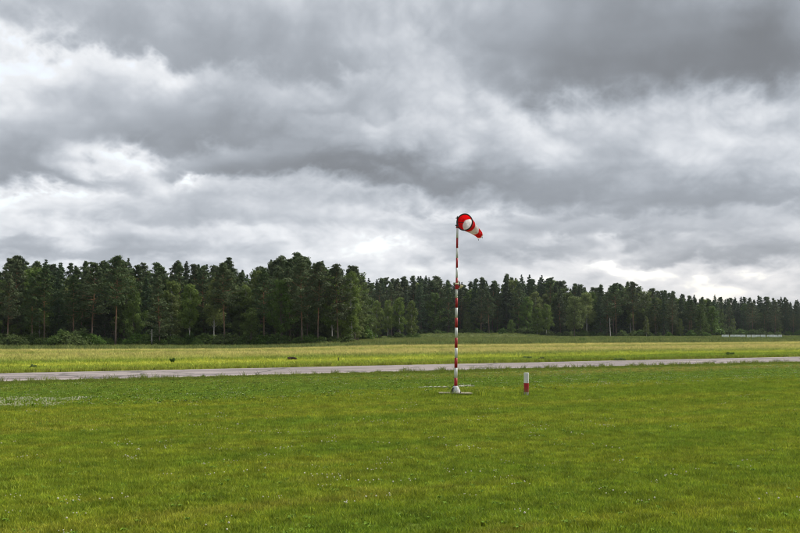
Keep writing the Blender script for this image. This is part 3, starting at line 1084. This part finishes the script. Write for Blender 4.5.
for kind, px, d, top, seg, which, wd, lab in FEATURED:
    plant(kind, px, d, top, seg, 0, which, wd, lab)

SECTIONS = {       # columns, distance of the front row, spacing, rows, row step, mixture
    'left': (-50, 358, 204, 3.7, 6, 6.0, (('pine', .40), ('spruce', .08), ('birch', .18), ('leafy', .34))),
    'middle': (352, 562, 402, 4.0, 5, 8.0, (('pine', .50), ('spruce', .34), ('birch', .12), ('leafy', .04))),
    'right': (556, 712, 400, 4.0, 5, 8.0, (('pine', .36), ('spruce', .20), ('birch', .18), ('leafy', .26))),
    'far': (690, 848, 548, 4.6, 5, 9.0, (('pine', .56), ('spruce', .24), ('birch', .06), ('leafy', .14))),
}
for seg, (p0, p1, d0, gap, rows, step, mixture) in SECTIONS.items():
    front = [t for t in TREES if t['seg'] == seg]
    for row in range(rows):
        px = p0 + trng.uniform(0, 8)
        while px < p1:
            d = d0 + row * step + trng.uniform(-2.0, 2.0)
            u = trng.random()
            acc = 0
            for kind, wgt in mixture:
                acc += wgt
                if u <= acc:
                    break
            if row >= 2 and kind in ('birch', 'leafy') and trng.random() < 0.55:
                kind = 'pine'
            k = (400.0 / d)
            drop = (trng.uniform(4, 24) if row == 0 else trng.uniform(1, 15) if row == 1 else trng.uniform(-1.5, 8)) * (1.0 if seg == 'left' else 0.65)
            if kind in ('birch', 'leafy'):
                drop += trng.uniform(2, 16) * (1.0 if seg == 'left' else 0.7)
            near = any(abs(t['px'] - px) < gap * FPX / d * 0.55 for t in front) if row == 0 else False
            if not near:
                plant(kind, px, d, tops(px) + drop, seg, row, width=trng.uniform(0.9, 1.15))
            px += gap * FPX / d * trng.uniform(0.7, 1.35)

# undergrowth at the foot of the woods
for p0, p1, d, h0, h1, gap, seg in ((-50, 60, 197, 331, 338, 9, 'left'), (60, 105, 195, 324, 334, 9, 'left'), (105, 360, 198, 330, 339, 11, 'left'),
                                    (362, 418, 296, 330, 334, 9, 'clump'), (418, 556, 396, 326, 331, 9, 'middle'),
                                    (556, 712, 392, 327, 333, 9, 'right'), (700, 848, 542, 325, 331, 9, 'far')):
    px = p0 + trng.uniform(0, 5)
    while px < p1:
        plant('shrub', px, d + trng.uniform(-3, 3), trng.uniform(h0, h1), seg, 0, width=trng.uniform(0.9, 1.7))
        px += gap * trng.uniform(0.6, 1.4)

# young growth between the stems
for p0, p1, d0, d1, h0, h1, gap, seg in ((-50, 358, 207, 232, 300, 326, 9, 'left'), (418, 560, 404, 430, 310, 325, 9, 'middle'),
                                         (556, 712, 402, 430, 308, 325, 8, 'right'), (692, 848, 552, 580, 312, 326, 8, 'far')):
    px = p0 + trng.uniform(0, 5)
    while px < p1:
        kind = trng.choice(['leafy', 'leafy', 'spruce', 'birch'])
        plant(kind, px, trng.uniform(d0, d1), trng.uniform(h0, h1), seg, 6, 2, trng.uniform(1.1, 1.7))
        px += gap * trng.uniform(0.6, 1.4)

# two dead trunks
for px, d, top, H, lab in ((610, 386, 318, 9.0, 'bleached dead trunk without branches in front of the right wood'),
                           (152.5, 195, 329, 9.0, 'short white dead stump with stubby branch at the left wood')):
    x = (px - 400.0) / FPX * d
    z = gzf(x, d)
    r = ray(px, top)
    h = EYE + r.z / r.y * d - z
    e = empty('dead_tree', (x, d, z), 1.0)
    e.scale = (1.0 if px > 500 else 0.6,) * 2 + (h / H,)
    link('trunk', make_snag(int(px), H), e)
    tag(e, lab, 'tree', 'dead trunks before the woods')


# deep inside the woods the stems and crowns run together: one mass that nobody could count
def build_depth():
    items = {}
    for seg, p0, p1, d0, d1, n in (('left', -90, 362, 242, 262, 46), ('middle', 350, 565, 444, 470, 40), ('right', 556, 715, 444, 470, 30), ('far', 690, 880, 596, 625, 40)):
        for i in range(n):
            px = p0 + (p1 - p0) * (i + trng.random()) / n
            d = trng.uniform(d0, d1)
            kind = trng.choice(['pine', 'spruce', 'spruce', 'leafy'])
            x = (px - 400) / FPX * d
            z = gzf(x, d)
            r = ray(px, tops(px) + trng.uniform(3, 12))
            H = EYE + r.z / r.y * d - z
            items.setdefault(kind, []).append((x, d, z, H / BASE_H[kind], trng.uniform(0, 6.28)))
        for i in range(n):
            px = p0 + (p1 - p0) * (i + trng.random()) / n
            d = trng.uniform(d0, d1) - 4
            x = (px - 400) / FPX * d
            items.setdefault('shrub', []).append((x, d, gzf(x, d), trng.uniform(1.4, 2.4), trng.uniform(0, 6.28)))
    for kind, lst in items.items():
        cr = STOCK[kind][-1][1]
        n = len(cr.vertices)
        v = np.empty(n * 3, np.float32)
        cr.vertices.foreach_get('co', v)
        v = v.reshape(-1, 4, 3)
        ti = np.empty(len(v), np.float32)
        cr.attributes['tint'].data.foreach_get('value', ti)
        v, ti = v[::2], ti[::2]
        c = v.mean(1, keepdims=True)
        v = (c + (v - c) * 1.5).reshape(-1, 3)
        out = []
        for x, y, z, s, a in lst:
            ca, sa = math.cos(a) * s * 1.15, math.sin(a) * s * 1.15
            out.append(np.stack([v[:, 0] * ca - v[:, 1] * sa + x, v[:, 0] * sa + v[:, 1] * ca + y, v[:, 2] * s + z], 1))
        V = np.concatenate(out)
        o = link('deep_wood', mesh_np('deep_wood_' + kind, V, np.arange(len(V)).reshape(-1, 4), [LEAF[kind]], tint=np.tile(ti, len(lst))))
        tag(o, {'pine': 'dim pine crowns deep inside the woods', 'spruce': 'dim spruce crowns deep inside the woods',
                'leafy': 'dim leafy crowns deep inside the woods', 'shrub': 'dim thicket deep inside the woods'}[kind], 'wood', kind='stuff')


build_depth()


def label_trees():
    ords = ['nearest', 'second', 'third', 'fourth', 'fifth', 'sixth', 'seventh', 'eighth', 'ninth', 'tenth', 'eleventh', 'twelfth', 'thirteenth', 'fourteenth', 'fifteenth']
    marks = [(0, "the photo's left edge"), (116, 'the pale bare trunk'), (251, 'the bushy bright tree'), (360, "the left wood's corner"), (456, 'the windsock pole'),
             (526, 'the marker post'), (574, 'the broad round tree'), (610, 'the dead trunk'), (691, 'the slim pale trunk'), (749, 'the white barriers'), (800, "the photo's right edge")]
    rows = ['front', 'second', 'third', 'fourth', 'fifth', 'rearmost', 'undergrowth']
    where = {'left': 'left wood', 'clump': 'birch clump', 'middle': 'middle wood', 'right': 'right wood', 'far': 'far wood'}
    looks = {'pine': 'dark pine', 'spruce': 'pointed spruce', 'birch': 'pale green birch', 'leafy': 'green leafy tree', 'shrub': 'low green shrub'}
    for t in TREES:
        o, k = t['obj'], t['kind']
        cat = 'shrub' if k == 'shrub' else 'tree'
        grp = {'shrub': 'shrubs at the foot of the ', 'pine': 'pines of the ', 'spruce': 'spruces of the ', 'birch': 'birches of the ', 'leafy': 'leafy trees of the '}[k] + where[t['seg']]
        if t['label']:
            tag(o, t['label'], cat, grp)
            continue
        if t['px'] < -4 or t['px'] > 804:
            side = 'left' if t['px'] < 0 else 'right'
            tag(o, f"{looks[k]} of the {where[t['seg']]} beyond the photo's {side} edge", cat, grp)
            continue
        mx, mname = min(marks, key=lambda m: abs(m[0] - t['px']))
        side = 'right' if t['px'] >= mx else 'left'
        mates = [q for q in TREES if q['kind'] == k and q['seg'] == t['seg'] and q['row'] == t['row'] and not q['label']
                 and ((q['px'] >= mx) == (t['px'] >= mx)) and -4 <= q['px'] <= 804]
        mates.sort(key=lambda q: abs(q['px'] - mx))
        i = [q['obj'] for q in mates].index(o)
        look = 'young ' + looks[k].split()[-1] if t['row'] == 6 else looks[k]
        rw = f", {rows[t['row']]}{' row' if t['row'] < 6 else ''} of the {where[t['seg']]}" if k != 'shrub' else f", foot of the {where[t['seg']]}"
        rel = f"{side} of {mname}" if 'edge' not in mname else f"from {mname}"
        tag(o, f"{ords[min(i, 14)]} {look} {rel}{rw}", cat, grp)


label_trees()

# ------------------------------------------------------------------ windsock and its mast
def paint(name, color, chips=(0.30, 0.27, 0.24), amount=0.74):
    m, T = new_mat(name)
    out = T.node('ShaderNodeOutputMaterial')
    b = T.node('ShaderNodeBsdfPrincipled')
    tc = T.node('ShaderNodeNewGeometry').outputs['Position']
    n = T.noise(tc, 7.0, 5, 0.6)[0]
    n2 = T.noise(T.v('MULTIPLY', tc, (30, 30, 6)), 1.0, 5, 0.7)[0]
    c = T.v('SCALE', tuple(color), scale=T.rng(n, 0.25, 0.75, 0.82, 1.08))
    c = T.mix(T.m('MULTIPLY', T.rng(n2, amount, amount + 0.08), 0.5), c, (*chips, 1))
    mud = T.rng(T.m('MULTIPLY_ADD', n2, -0.35, T.sep(tc)[2]), 0.10, -0.10)
    c = T.mix(T.m('MULTIPLY', mud, 0.55), c, (0.13, 0.115, 0.06, 1))
    T.put(b.inputs['Base Color'], c)
    b.inputs['Roughness'].default_value = 0.55
    b.inputs['Specular IOR Level'].default_value = 0.35
    T.l.new(b.outputs[0], out.inputs[0])
    return m


def cloth(name, color):
    m, T = new_mat(name)
    out = T.node('ShaderNodeOutputMaterial')
    tc = T.node('ShaderNodeTexCoord').outputs['Object']
    n = T.noise(tc, 9.0, 4, 0.6)[0]
    c = T.v('SCALE', tuple(color), scale=T.rng(n, 0.25, 0.75, 0.85, 1.08))
    crease_shade = T.noise(T.v('MULTIPLY', tc, (1.0, 0.5, 1.0)), 7.0, 4, 0.7)[0]  # shade of the cloth's wrinkles painted in as random dark patches
    c = T.mix(T.m('MULTIPLY', T.rng(crease_shade, 0.56, 0.70), 0.45), c, T.v('SCALE', c, scale=0.35))
    d = T.node('ShaderNodeBsdfDiffuse')
    T.put(d.inputs[0], c)
    tr = T.node('ShaderNodeBsdfTranslucent')
    T.put(tr.inputs[0], c)
    mx = T.node('ShaderNodeMixShader')
    mx.inputs[0].default_value = 0.72
    T.l.new(d.outputs[0], mx.inputs[1])
    T.l.new(tr.outputs[0], mx.inputs[2])
    T.l.new(mx.outputs[0], out.inputs[0])
    return m


M_RED = paint('red_paint', (0.36, 0.016, 0.018))
M_WHITE = paint('white_paint', (0.64, 0.64, 0.62))
M_DARK = simple_mat('dark_steel', (0.028, 0.026, 0.027), 0.5, 0.4, 0.3, 12.0)
M_CONC = simple_mat('pale_concrete', (0.55, 0.55, 0.54), 0.9, 0.2, 0.18, 9.0, bump=0.3)
M_SLAB = simple_mat('weathered_concrete', (0.21, 0.19, 0.13), 0.95, 0.2, 0.3, 5.0, bump=0.5)
M_CREAM = simple_mat('cream_enamel', (0.62, 0.55, 0.36), 0.5, 0.4, 0.15, 20.0)
M_SOCK_RED = cloth('red_cloth', (0.84, 0.062, 0.075))
M_SOCK_WHITE = cloth('white_cloth', (0.88, 0.87, 0.86))

BASE = on_flat(455.6, 395.6)
PX = BASE.y / FPX               # one photograph pixel at the mast, metres


def lathe(bm, prof, sides=16, cx=0, cy=0):
    rings = []
    for r, z in prof:
        rings.append([bm.verts.new((cx + r * math.cos(2 * math.pi * k / sides), cy + r * math.sin(2 * math.pi * k / sides), z)) for k in range(sides)])
    for a, b in zip(rings, rings[1:]):
        for k in range(sides):
            bm.faces.new((a[k], a[(k + 1) % sides], b[(k + 1) % sides], b[k]))
    bm.faces.new(list(reversed(rings[0])))
    bm.faces.new(rings[-1])


def box(bm, size, loc=(0, 0, 0), bevel=0.0, rot=None):
    m = Matrix.Translation(loc)
    if rot is not None:
        m = m @ rot
    r = bmesh.ops.create_cube(bm, size=1.0, matrix=m @ Matrix.Diagonal((*size, 1)))
    if bevel:
        es = {e for v in r['verts'] for e in v.link_edges}
        bmesh.ops.bevel(bm, geom=list(es), offset=bevel, segments=2, affect='EDGES')


def build_mast():
    mast = empty('windsock_mast', (BASE.x, BASE.y, 0.0))
    LEAN = math.atan(0.062 / 4.7)
    mast.rotation_euler = (0, LEAN, 0)
    tag(mast, 'tall red and white banded windsock pole on a pale conical foot', 'pole')
    top = 170.0 * PX            # height of the painted pole
    z0, zf = 7.6 * PX, 0.0
    band = 9.97 * PX
    n = 17

    def rad(z):
        return 0.046 + (0.030 - 0.046) * min(1, z / (112 * PX)) if z < 112 * PX else 0.0285
    z = z0
    for i in range(n):
        zt = z + band
        if i == n - 1:
            zt = top
        bm = bmesh.new()
        lathe(bm, [(rad(z + 0.001), z + 0.0008), (rad((z + zt) / 2), (z + zt) / 2), (rad(zt), zt - 0.0008)], 20)
        link('band', bm_mesh('band', bm, M_RED if i % 2 == 0 else M_WHITE, True), mast)
        z = zt
    # conical foot with a dark gusset, on a slab in the grass
    bm = bmesh.new()
    lathe(bm, [(0.128, 0.082), (0.130, 0.100), (0.118, 0.15), (0.075, 0.235), (0.051, 0.262)], 10)
    link('foot', bm_mesh('foot', bm, M_CONC, False), mast)
    bm = bmesh.new()
    for sy in (-0.006, 0.006):
        pass
    vs = [(-0.150, 0.085), (-0.098, 0.085), (-0.062, 0.225), (-0.085, 0.225), (-0.140, 0.13)]
    a = [bm.verts.new((x, -0.118, zz)) for x, zz in vs]
    b = [bm.verts.new((x + 0.01, -0.06, zz)) for x, zz in vs]
    bm.faces.new(a)
    bm.faces.new(list(reversed(b)))
    for i in range(5):
        bm.faces.new((a[i], b[i], b[(i + 1) % 5], a[(i + 1) % 5]))
    bmesh.ops.recalc_face_normals(bm, faces=bm.faces)
    link('gusset', bm_mesh('gusset', bm, M_DARK), mast)
    bm = bmesh.new()
    box(bm, (0.90, 0.50, 0.026), (0.00, 0.02, 0.070), 0.006)
    for v in bm.verts:
        v.co.x += random.uniform(-.012, .012)
        v.co.z += random.uniform(-.006, .006)
    link('slab', bm_mesh('slab', bm, M_SLAB), mast)
    for sx in (-0.33, 0.30):      # dark bearers that lift the slab clear of the turf
        bm = bmesh.new()
        box(bm, (0.22, 0.46, 0.10), (sx, 0.02, 0.004), 0.005)
        link('bearer', bm_mesh('bearer', bm, M_DARK), mast)
    for sx in (-0.1, 0.1):
        for sy in (-0.1, 0.1):
            bm = bmesh.new()
            lathe(bm, [(0.013, 0.08), (0.013, 0.112), (0.008, 0.116)], 6, sx * 1.25, sy * 1.25)
            link('bolt', bm_mesh('bolt', bm, M_DARK), mast)
    # clamp, collar and small lamp halfway up
    zc = 108.5 * PX
    bm = bmesh.new()
    lathe(bm, [(0.036, zc - 0.075), (0.044, zc - 0.06), (0.044, zc + 0.03), (0.036, zc + 0.05)], 14)
    box(bm, (0.05, 0.03, 0.06), (0.05, -0.01, zc - 0.01), 0.004)
    link('clamp', bm_mesh('clamp', bm, M_RED, False), mast)
    bm = bmesh.new()
    lathe(bm, [(0.034, zc + 0.052), (0.060, zc + 0.06), (0.062, zc + 0.085), (0.040, zc + 0.10)], 14)
    box(bm, (0.04, 0.04, 0.05), (0.045, 0.0, zc + 0.135), 0.006)
    link('collar', bm_mesh('collar', bm, M_CREAM, False), mast)
    bm = bmesh.new()
    tube(bm, [(0.04, 0, zc - 0.06), (0.075, -0.01, zc - 0.05), (0.11, -0.015, zc - 0.02)], [0.014, 0.013, 0.013], 8)
    arm = link('lamp_arm', bm_mesh('lamp_arm', bm, M_WHITE, True), mast)
    bm = bmesh.new()
    tube(bm, [(0.098, -0.012, zc - 0.035), (0.112, -0.016, zc - 0.012), (0.132, -0.02, zc + 0.022), (0.140, -0.022, zc + 0.04)], [0.018, 0.032, 0.045, 0.047], 14)
    link('lamp_head', bm_mesh('lamp_head', bm, M_CREAM, True), arm)
    bm = bmesh.new()
    tube(bm, [(0.062, 0.0, zc + 0.02), (0.085, 0.0, zc + 0.045)], [0.008, 0.006], 6)
    link('lever', bm_mesh('lever', bm, M_DARK), mast)
    # dark swivel head
    bm = bmesh.new()
    lathe(bm, [(0.030, top - 0.03), (0.034, top - 0.02), (0.034, top + 0.015), (0.022, top + 0.03), (0.019, top + 0.10), (0.019, 178.5 * PX), (0.012, 179.3 * PX)], 14)
    box(bm, (0.07, 0.03, 0.03), (-0.02, 0, top + 0.0), 0.004)
    link('swivel_head', bm_mesh('swivel_head', bm, M_DARK, False), mast)
    return mast, LEAN, top


MAST, LEAN, MAST_TOP = build_mast()


def build_sock():
    d = BASE.y - 0.02
    c = at_depth(464.6, 222.2, d)
    sock = empty('windsock', c)
    tag(sock, 'red and white striped windsock filled by a light breeze', 'windsock')
    Rr = 0.215
    yaw = R(22)
    h = Vector((math.sin(yaw), math.cos(yaw), 0))
    side = Vector((math.cos(yaw), -math.sin(yaw), 0))
    L = 1.32

    def section(t):
        k = t / L
        centre = h * (t * (1 - 0.05 * k)) + Vector((0.03 * k * k, 0, -0.02 * k - 0.235 * k ** 1.25))
        r = Rr * (1 - k) + 0.088 * k
        return centre, r

    def panel(t0, t1, mat, name):
        n, m = 12, 40
        bm = bmesh.new()
        rows = []
        for i in range(n + 1):
            t = t0 + (t1 - t0) * i / n
            ctr, r = section(t)
            k = t / L
            tang = (section(min(t + 0.02, L))[0] - section(max(t - 0.02, 0))[0]).normalized()
            upv = (Vector((0, 0, 1)) - tang * tang.z).normalized()
            sd = tang.cross(upv)
            ring = []
            for j in range(m):
                a = 2 * math.pi * j / m
                w = 1 + k * (0.09 * math.sin(3 * a + 5 * t) + 0.055 * math.sin(7 * a - 9 * t + 1) + 0.02 * math.sin(12 * a + 4 * t))
                sag = 1.0 - 0.14 * k * max(0, math.sin(a))
                ring.append(bm.verts.new(ctr + (sd * math.cos(a) + upv * math.sin(a) * sag) * r * w))
            rows.append(ring)
        for p, q in zip(rows, rows[1:]):
            for j in range(m):
                bm.faces.new((p[j], p[(j + 1) % m], q[(j + 1) % m], q[j]))
        o = link(name, bm_mesh(name, bm, mat, True), sock)
        md = o.modifiers.new('thickness', 'SOLIDIFY')
        md.thickness = 0.002
        return o
    panel(0.0, 0.36, M_SOCK_RED, 'cloth_band')
    panel(0.36, 0.84, M_SOCK_WHITE, 'cloth_band')
    panel(0.84, 1.26, M_SOCK_RED, 'cloth_band')
    panel(1.26, 1.32, M_SOCK_WHITE, 'hem')
    up = Vector((0, 0, 1))
    bm = bmesh.new()
    pts = [(side * math.cos(2 * math.pi * i / 40) + up * math.sin(2 * math.pi * i / 40)) * (Rr + 0.006) for i in range(41)]
    tube(bm, pts, [0.018] * 41, 8, False)
    link('hoop', bm_mesh('hoop', bm, M_DARK, True), sock)
    bm = bmesh.new()
    tube(bm, [-side * (Rr + 0.01) + up * 0.015, side * -0.02 + up * -0.005], [0.009, 0.007], 6)
    link('spoke', bm_mesh('spoke', bm, M_DARK, True), sock)
    bm = bmesh.new()
    tube(bm, [-side * (Rr + 0.0) - h * 0.01 + up * 0.12, -side * (Rr + 0.035) + up * 0.12], [0.012, 0.012], 6)
    tube(bm, [-side * (Rr - 0.02) - h * 0.01 - up * 0.10, -side * (Rr + 0.035) - up * 0.14], [0.012, 0.012], 6)
    link('hinge', bm_mesh('hinge', bm, M_DARK, True), sock)
    e, r = section(L)
    for k, (dx, dz) in enumerate(((-0.05, -r), (0.06, -0.3 * r))):
        bm = bmesh.new()
        p = e + Vector((dx, 0, dz))
        tube(bm, [p, p + Vector((0.004, 0, -0.035)), p + Vector((0.012, 0, -0.06))], [0.006, 0.009, 0.005], 6)
        link('cord_end', bm_mesh('cord_end', bm, M_DARK, True), sock)


build_sock()


# ------------------------------------------------------------------ striped marker post
def build_marker():
    p = on_flat(526.3, 396.0)
    e = empty('marker_post', (p.x, p.y, 0))
    e.rotation_euler = (R(-1), R(1.0), 0.3)
    tag(e, 'short red and white marker post in the grass right of the windsock', 'post')
    px = p.y / FPX
    for z0, z1, mat in ((-0.05, 3.8 * px, M_WHITE), (3.8 * px, 12.9 * px, M_RED), (12.9 * px, 22.6 * px, M_WHITE)):
        bm = bmesh.new()
        lathe(bm, [(0.067, z0 + 0.0006), (0.067, z1 - 0.0006)], 24)
        link('band', bm_mesh('band', bm, mat, False), e)
    bm = bmesh.new()
    lathe(bm, [(0.064, 22.6 * px), (0.069, 22.62 * px), (0.069, 22.9 * px), (0.058, 23.2 * px)], 24)
    link('cap', bm_mesh('cap', bm, M_WHITE), e)
    bm = bmesh.new()
    lathe(bm, [(0.010, 0.0), (0.010, 0.012)], 6)
    bmesh.ops.rotate(bm, verts=bm.verts, matrix=Matrix.Rotation(R(90), 3, 'X'))
    bmesh.ops.translate(bm, verts=bm.verts, vec=(0.02, -0.063, 14.0 * px))
    o = link('screw', bm_mesh('screw', bm, M_DARK), e)


build_marker()


# ------------------------------------------------------------------ small things lying about
def build_small():
    # two pale boards flush in the lawn behind the mast
    for (a, b, lab) in (((419, 388.9), (448.5, 388.5), 'long pale board lying in the grass left behind the windsock pole'),
                        ((457.5, 387.9), (473, 387.3), 'short pale board lying in the grass right behind the windsock pole')):
        A, B = on_flat(*a), on_flat(*b)
        v = B - A
        bm = bmesh.new()
        L = v.length
        nseg = 14
        prev = None
        g = random.Random(int(a[0]))
        rows = []
        for i in range(nseg + 1):
            w = 0.075 * g.uniform(0.7, 1.1)
            x = -L / 2 + L * i / nseg
            z = 0.070 + g.uniform(-.014, .008)
            rows.append([bm.verts.new(q) for q in ((x, -w, 0.0), (x, -w, z), (x, w, z), (x, w, 0.0))])
        for r0, r1 in zip(rows, rows[1:]):
            for k in range(3):
                bm.faces.new((r0[k], r1[k], r1[k + 1], r0[k + 1]))
        bm.faces.new(rows[0])
        bm.faces.new(list(reversed(rows[-1])))
        bmesh.ops.recalc_face_normals(bm, faces=bm.faces)
        o = link('ground_board', bm_mesh('ground_board', bm, M_BOARD))
        o.location = ((A.x + B.x) / 2, (A.y + B.y) / 2, 0)
        o.rotation_euler = (0, 0, math.atan2(v.y, v.x))
        tag(o, lab, 'board', 'pale boards in the lawn')
    # dark log beyond the runway
    p = on_flat(292.5, 361.2)
    e = empty('log', (p.x, p.y, 0.06), R(14))
    px = p.y / FPX
    tag(e, 'dark weathered log lying in the grass beyond the runway', 'log')
    g = random.Random(3)
    bm = bmesh.new()
    pts = [(-4.5 * px, 0, 1.45 * px), (-4.3 * px, 0, 1.5 * px), (-2 * px, 0.02, 1.5 * px), (1 * px, 0.0, 1.5 * px), (3.2 * px, -0.02, 1.4 * px), (4.6 * px, -0.03, 1.3 * px)]
    tube(bm, pts, [0.098, 0.108, 0.103, 0.094, 0.075, 0.035], 11)
    for v in bm.verts:
        v.co += Vector((g.uniform(-.01, .01), g.uniform(-.012, .012), g.uniform(-.012, .012)))
    link('wood', bm_mesh('wood', bm, M_LOG), e)
    bm = bmesh.new()
    tube(bm, [(-2 * px, 0.04, 1.9 * px), (-2.6 * px, 0.03, 3.4 * px)], [0.035, 0.02], 7)
    link('branch_stub', bm_mesh('branch_stub', bm, M_LOG), e)
    # short stakes
    for px_, py_, h, r, lab in ((338.5, 362.7, 0.30, 0.026, 'small dark stake at the far edge of the runway'),
                                (555.6, 390.2, 0.075, 0.018, 'tiny dark peg in the lawn right of the marker post')):
        p = on_flat(px_, py_)
        e = empty('stake', (p.x, p.y, 0))
        e.rotation_euler = (R(2), R(-2), 0)
        tag(e, lab, 'stake', 'dark stakes')
        bm = bmesh.new()
        lathe(bm, [(r, -0.04), (r, h * 0.94), (r * 0.8, h)], 8)
        link('shaft', bm_mesh('shaft', bm, M_LOG), e)
        bm = bmesh.new()
        lathe(bm, [(r * 1.12, h * 0.76), (r * 1.12, h * 0.90)], 8)
        link('collar', bm_mesh('collar', bm, M_DARK), e)
    # white barrier blocks far off on the right
    x0 = 720.8
    widths = [3.6, 3.6, 3.9, 3.7, 3.6, 3.4, 4.1, 3.3, 4.9, 4.9, 3.7, 3.7, 3.6, 3.6]
    gaps = {2: 0.9, 4: 0.6, 6: 0.7, 7: 0.9, 8: 0.8, 10: 0.9}
    d = 330.0
    ordn = ['leftmost', 'second', 'third', 'fourth', 'fifth', 'sixth', 'seventh', 'eighth', 'ninth', 'tenth', 'eleventh', 'twelfth', 'thirteenth', 'rightmost']
    for i, w in enumerate(widths):
        x0 += gaps.get(i, 0.25)
        wx = w * d / FPX * 0.97
        xc = (x0 + w / 2 - 400) / FPX * d
        yy = d + 0.35 * math.sin(i * 1.7)
        e = empty('white_barrier', (xc, yy, gzf(xc, yy)), 0.02 * math.sin(i * 2.3))
        lab = f'{ordn[i]} low white block in the far row before the wood' if i in (0, 13) else f'{ordn[i]} low white block from the left in the far row'
        tag(e, lab, 'barrier', 'low white blocks in a row')
        H = 1.0 + 0.05 * math.sin(i * 3.1)
        bm = bmesh.new()
        prof = [(-0.30, 0.04), (-0.30, 0.16), (-0.13, 0.36), (-0.10, H), (0.10, H), (0.13, 0.36), (0.30, 0.16), (0.30, 0.04)]
        A = [bm.verts.new((-wx / 2, y, z)) for y, z in prof]
        B = [bm.verts.new((wx / 2, y, z)) for y, z in prof]
        n = len(prof)
        for k in range(n):
            bm.faces.new((A[k], A[(k + 1) % n], B[(k + 1) % n], B[k]))
        bm.faces.new(list(reversed(A)))
        bm.faces.new(B)
        bmesh.ops.recalc_face_normals(bm, faces=bm.faces)
        bmesh.ops.bevel(bm, geom=list(bm.edges), offset=0.015, segments=1, affect='EDGES')
        link('block', bm_mesh('block', bm, M_BARRIER), e)
        for sx in (-0.28, 0.28):
            bm = bmesh.new()
            box(bm, (0.22, 0.5, 0.12), (sx * wx, 0, 0.0), 0.01)
            link('foot', bm_mesh('foot', bm, M_DARK), e)
        x0 += w
    # taller weeds that stand out in the field
    for i, (px_, py_, w, h, lab) in enumerate((
            (172, 364.6, 0.26, 0.36, 'upright leafy weed in the field left beyond the runway'),
            (33, 369.6, 0.30, 0.22, 'low dark weed at the left beyond the runway'),
            (620, 361.0, 0.75, 0.16, 'flat dark weed patch at the far edge of the runway'),
            (527, 360.0, 0.55, 0.24, 'dark weed clump beyond the runway above the marker post'),
            (541, 360.4, 0.35, 0.20, 'small dark weed right of the weed clump beyond the runway'),
            (730, 356.0, 0.60, 0.28, 'bright weed clump beyond the runway below the white blocks'),
            (583, 341.6, 1.60, 0.60, 'low green bush alone in the meadow before the round tree'))):
        p = on_flat(px_, py_)
        g = np.random.default_rng(300 + i)
        e = empty('weed_plant', (p.x, p.y, gzf(p.x, p.y)), i * 1.3)
        tag(e, lab, 'weed', 'weeds standing in the field')
        cl = []
        bm = bmesh.new()
        for k in range(7):
            a = k * 2.4
            q = Vector((math.cos(a) * w * 0.33, math.sin(a) * w * 0.33, h * g.uniform(0.45, 0.85)))
            tube(bm, [(q.x * .3, q.y * .3, -0.02), q], [0.008, 0.004], 5, False)
            cl.append((tuple(q), w * 0.26))
        V, F, T = leaf_cloud(cl, 40, 0.045 if w < 1 else 0.10, g, min(1.0, h / w), 0.4, 0.5)
        V[:, 2] = np.maximum(V[:, 2], 0.01)
        link('stems', bm_mesh('stems', bm, M_WEED), e)
        link('leaves', mesh_np('leaves', V, F, [LEAF['leafy'] if i in (2, 3, 4) else LEAF['shrub']], tint=T), e)


M_BOARD = simple_mat('bleached_board', (0.50, 0.48, 0.40), 0.9, 0.2, 0.3, 8.0, color2=(0.30, 0.30, 0.18))
M_LOG = simple_mat('rotten_wood', (0.040, 0.028, 0.022), 0.95, 0.1, 0.5, 9.0, bump=0.5)
M_BARRIER = simple_mat('white_plastic', (0.66, 0.70, 0.66), 0.5, 0.4, 0.2, 2.0)
M_WEED = simple_mat('weed_stem', (0.08, 0.11, 0.03), 0.8, 0.2, 0.2, 9.0)
build_small()

# ------------------------------------------------------------------ damp summer air
def build_haze():
    m = bpy.data.materials.new('damp_air')
    m.use_nodes = True
    T = NT(m.node_tree)
    T.n.clear()
    out = T.node('ShaderNodeOutputMaterial')
    v = T.node('ShaderNodeVolumePrincipled')
    T.put(v.inputs['Color'], (0.80, 0.88, 0.98, 1))
    v.inputs['Density'].default_value = HAZE
    v.inputs['Anisotropy'].default_value = 0.2
    T.l.new(v.outputs[0], out.inputs['Volume'])
    bm = bmesh.new()
    box(bm, (18000, 18000, 40), (0, 2000, 18))
    o = link('haze', bm_mesh('haze', bm, m))
    tag(o, 'thin damp air over the airfield', kind='stuff')


HAZE = 0.00005
build_haze()

# ------------------------------------------------------------------ render settings
scene.cycles.max_bounces = 6
scene.cycles.diffuse_bounces = 3
scene.cycles.transmission_bounces = 4
scene.cycles.transparent_max_bounces = 4
scene.cycles.pixel_filter_type = 'BLACKMAN_HARRIS'
scene.cycles.filter_width = 1.15
scene.cycles.use_denoising = True
scene.cycles.denoiser = 'OPENIMAGEDENOISE'
scene.cycles.denoising_input_passes = 'RGB_ALBEDO_NORMAL'
scene.cycles.denoising_prefilter = 'ACCURATE'
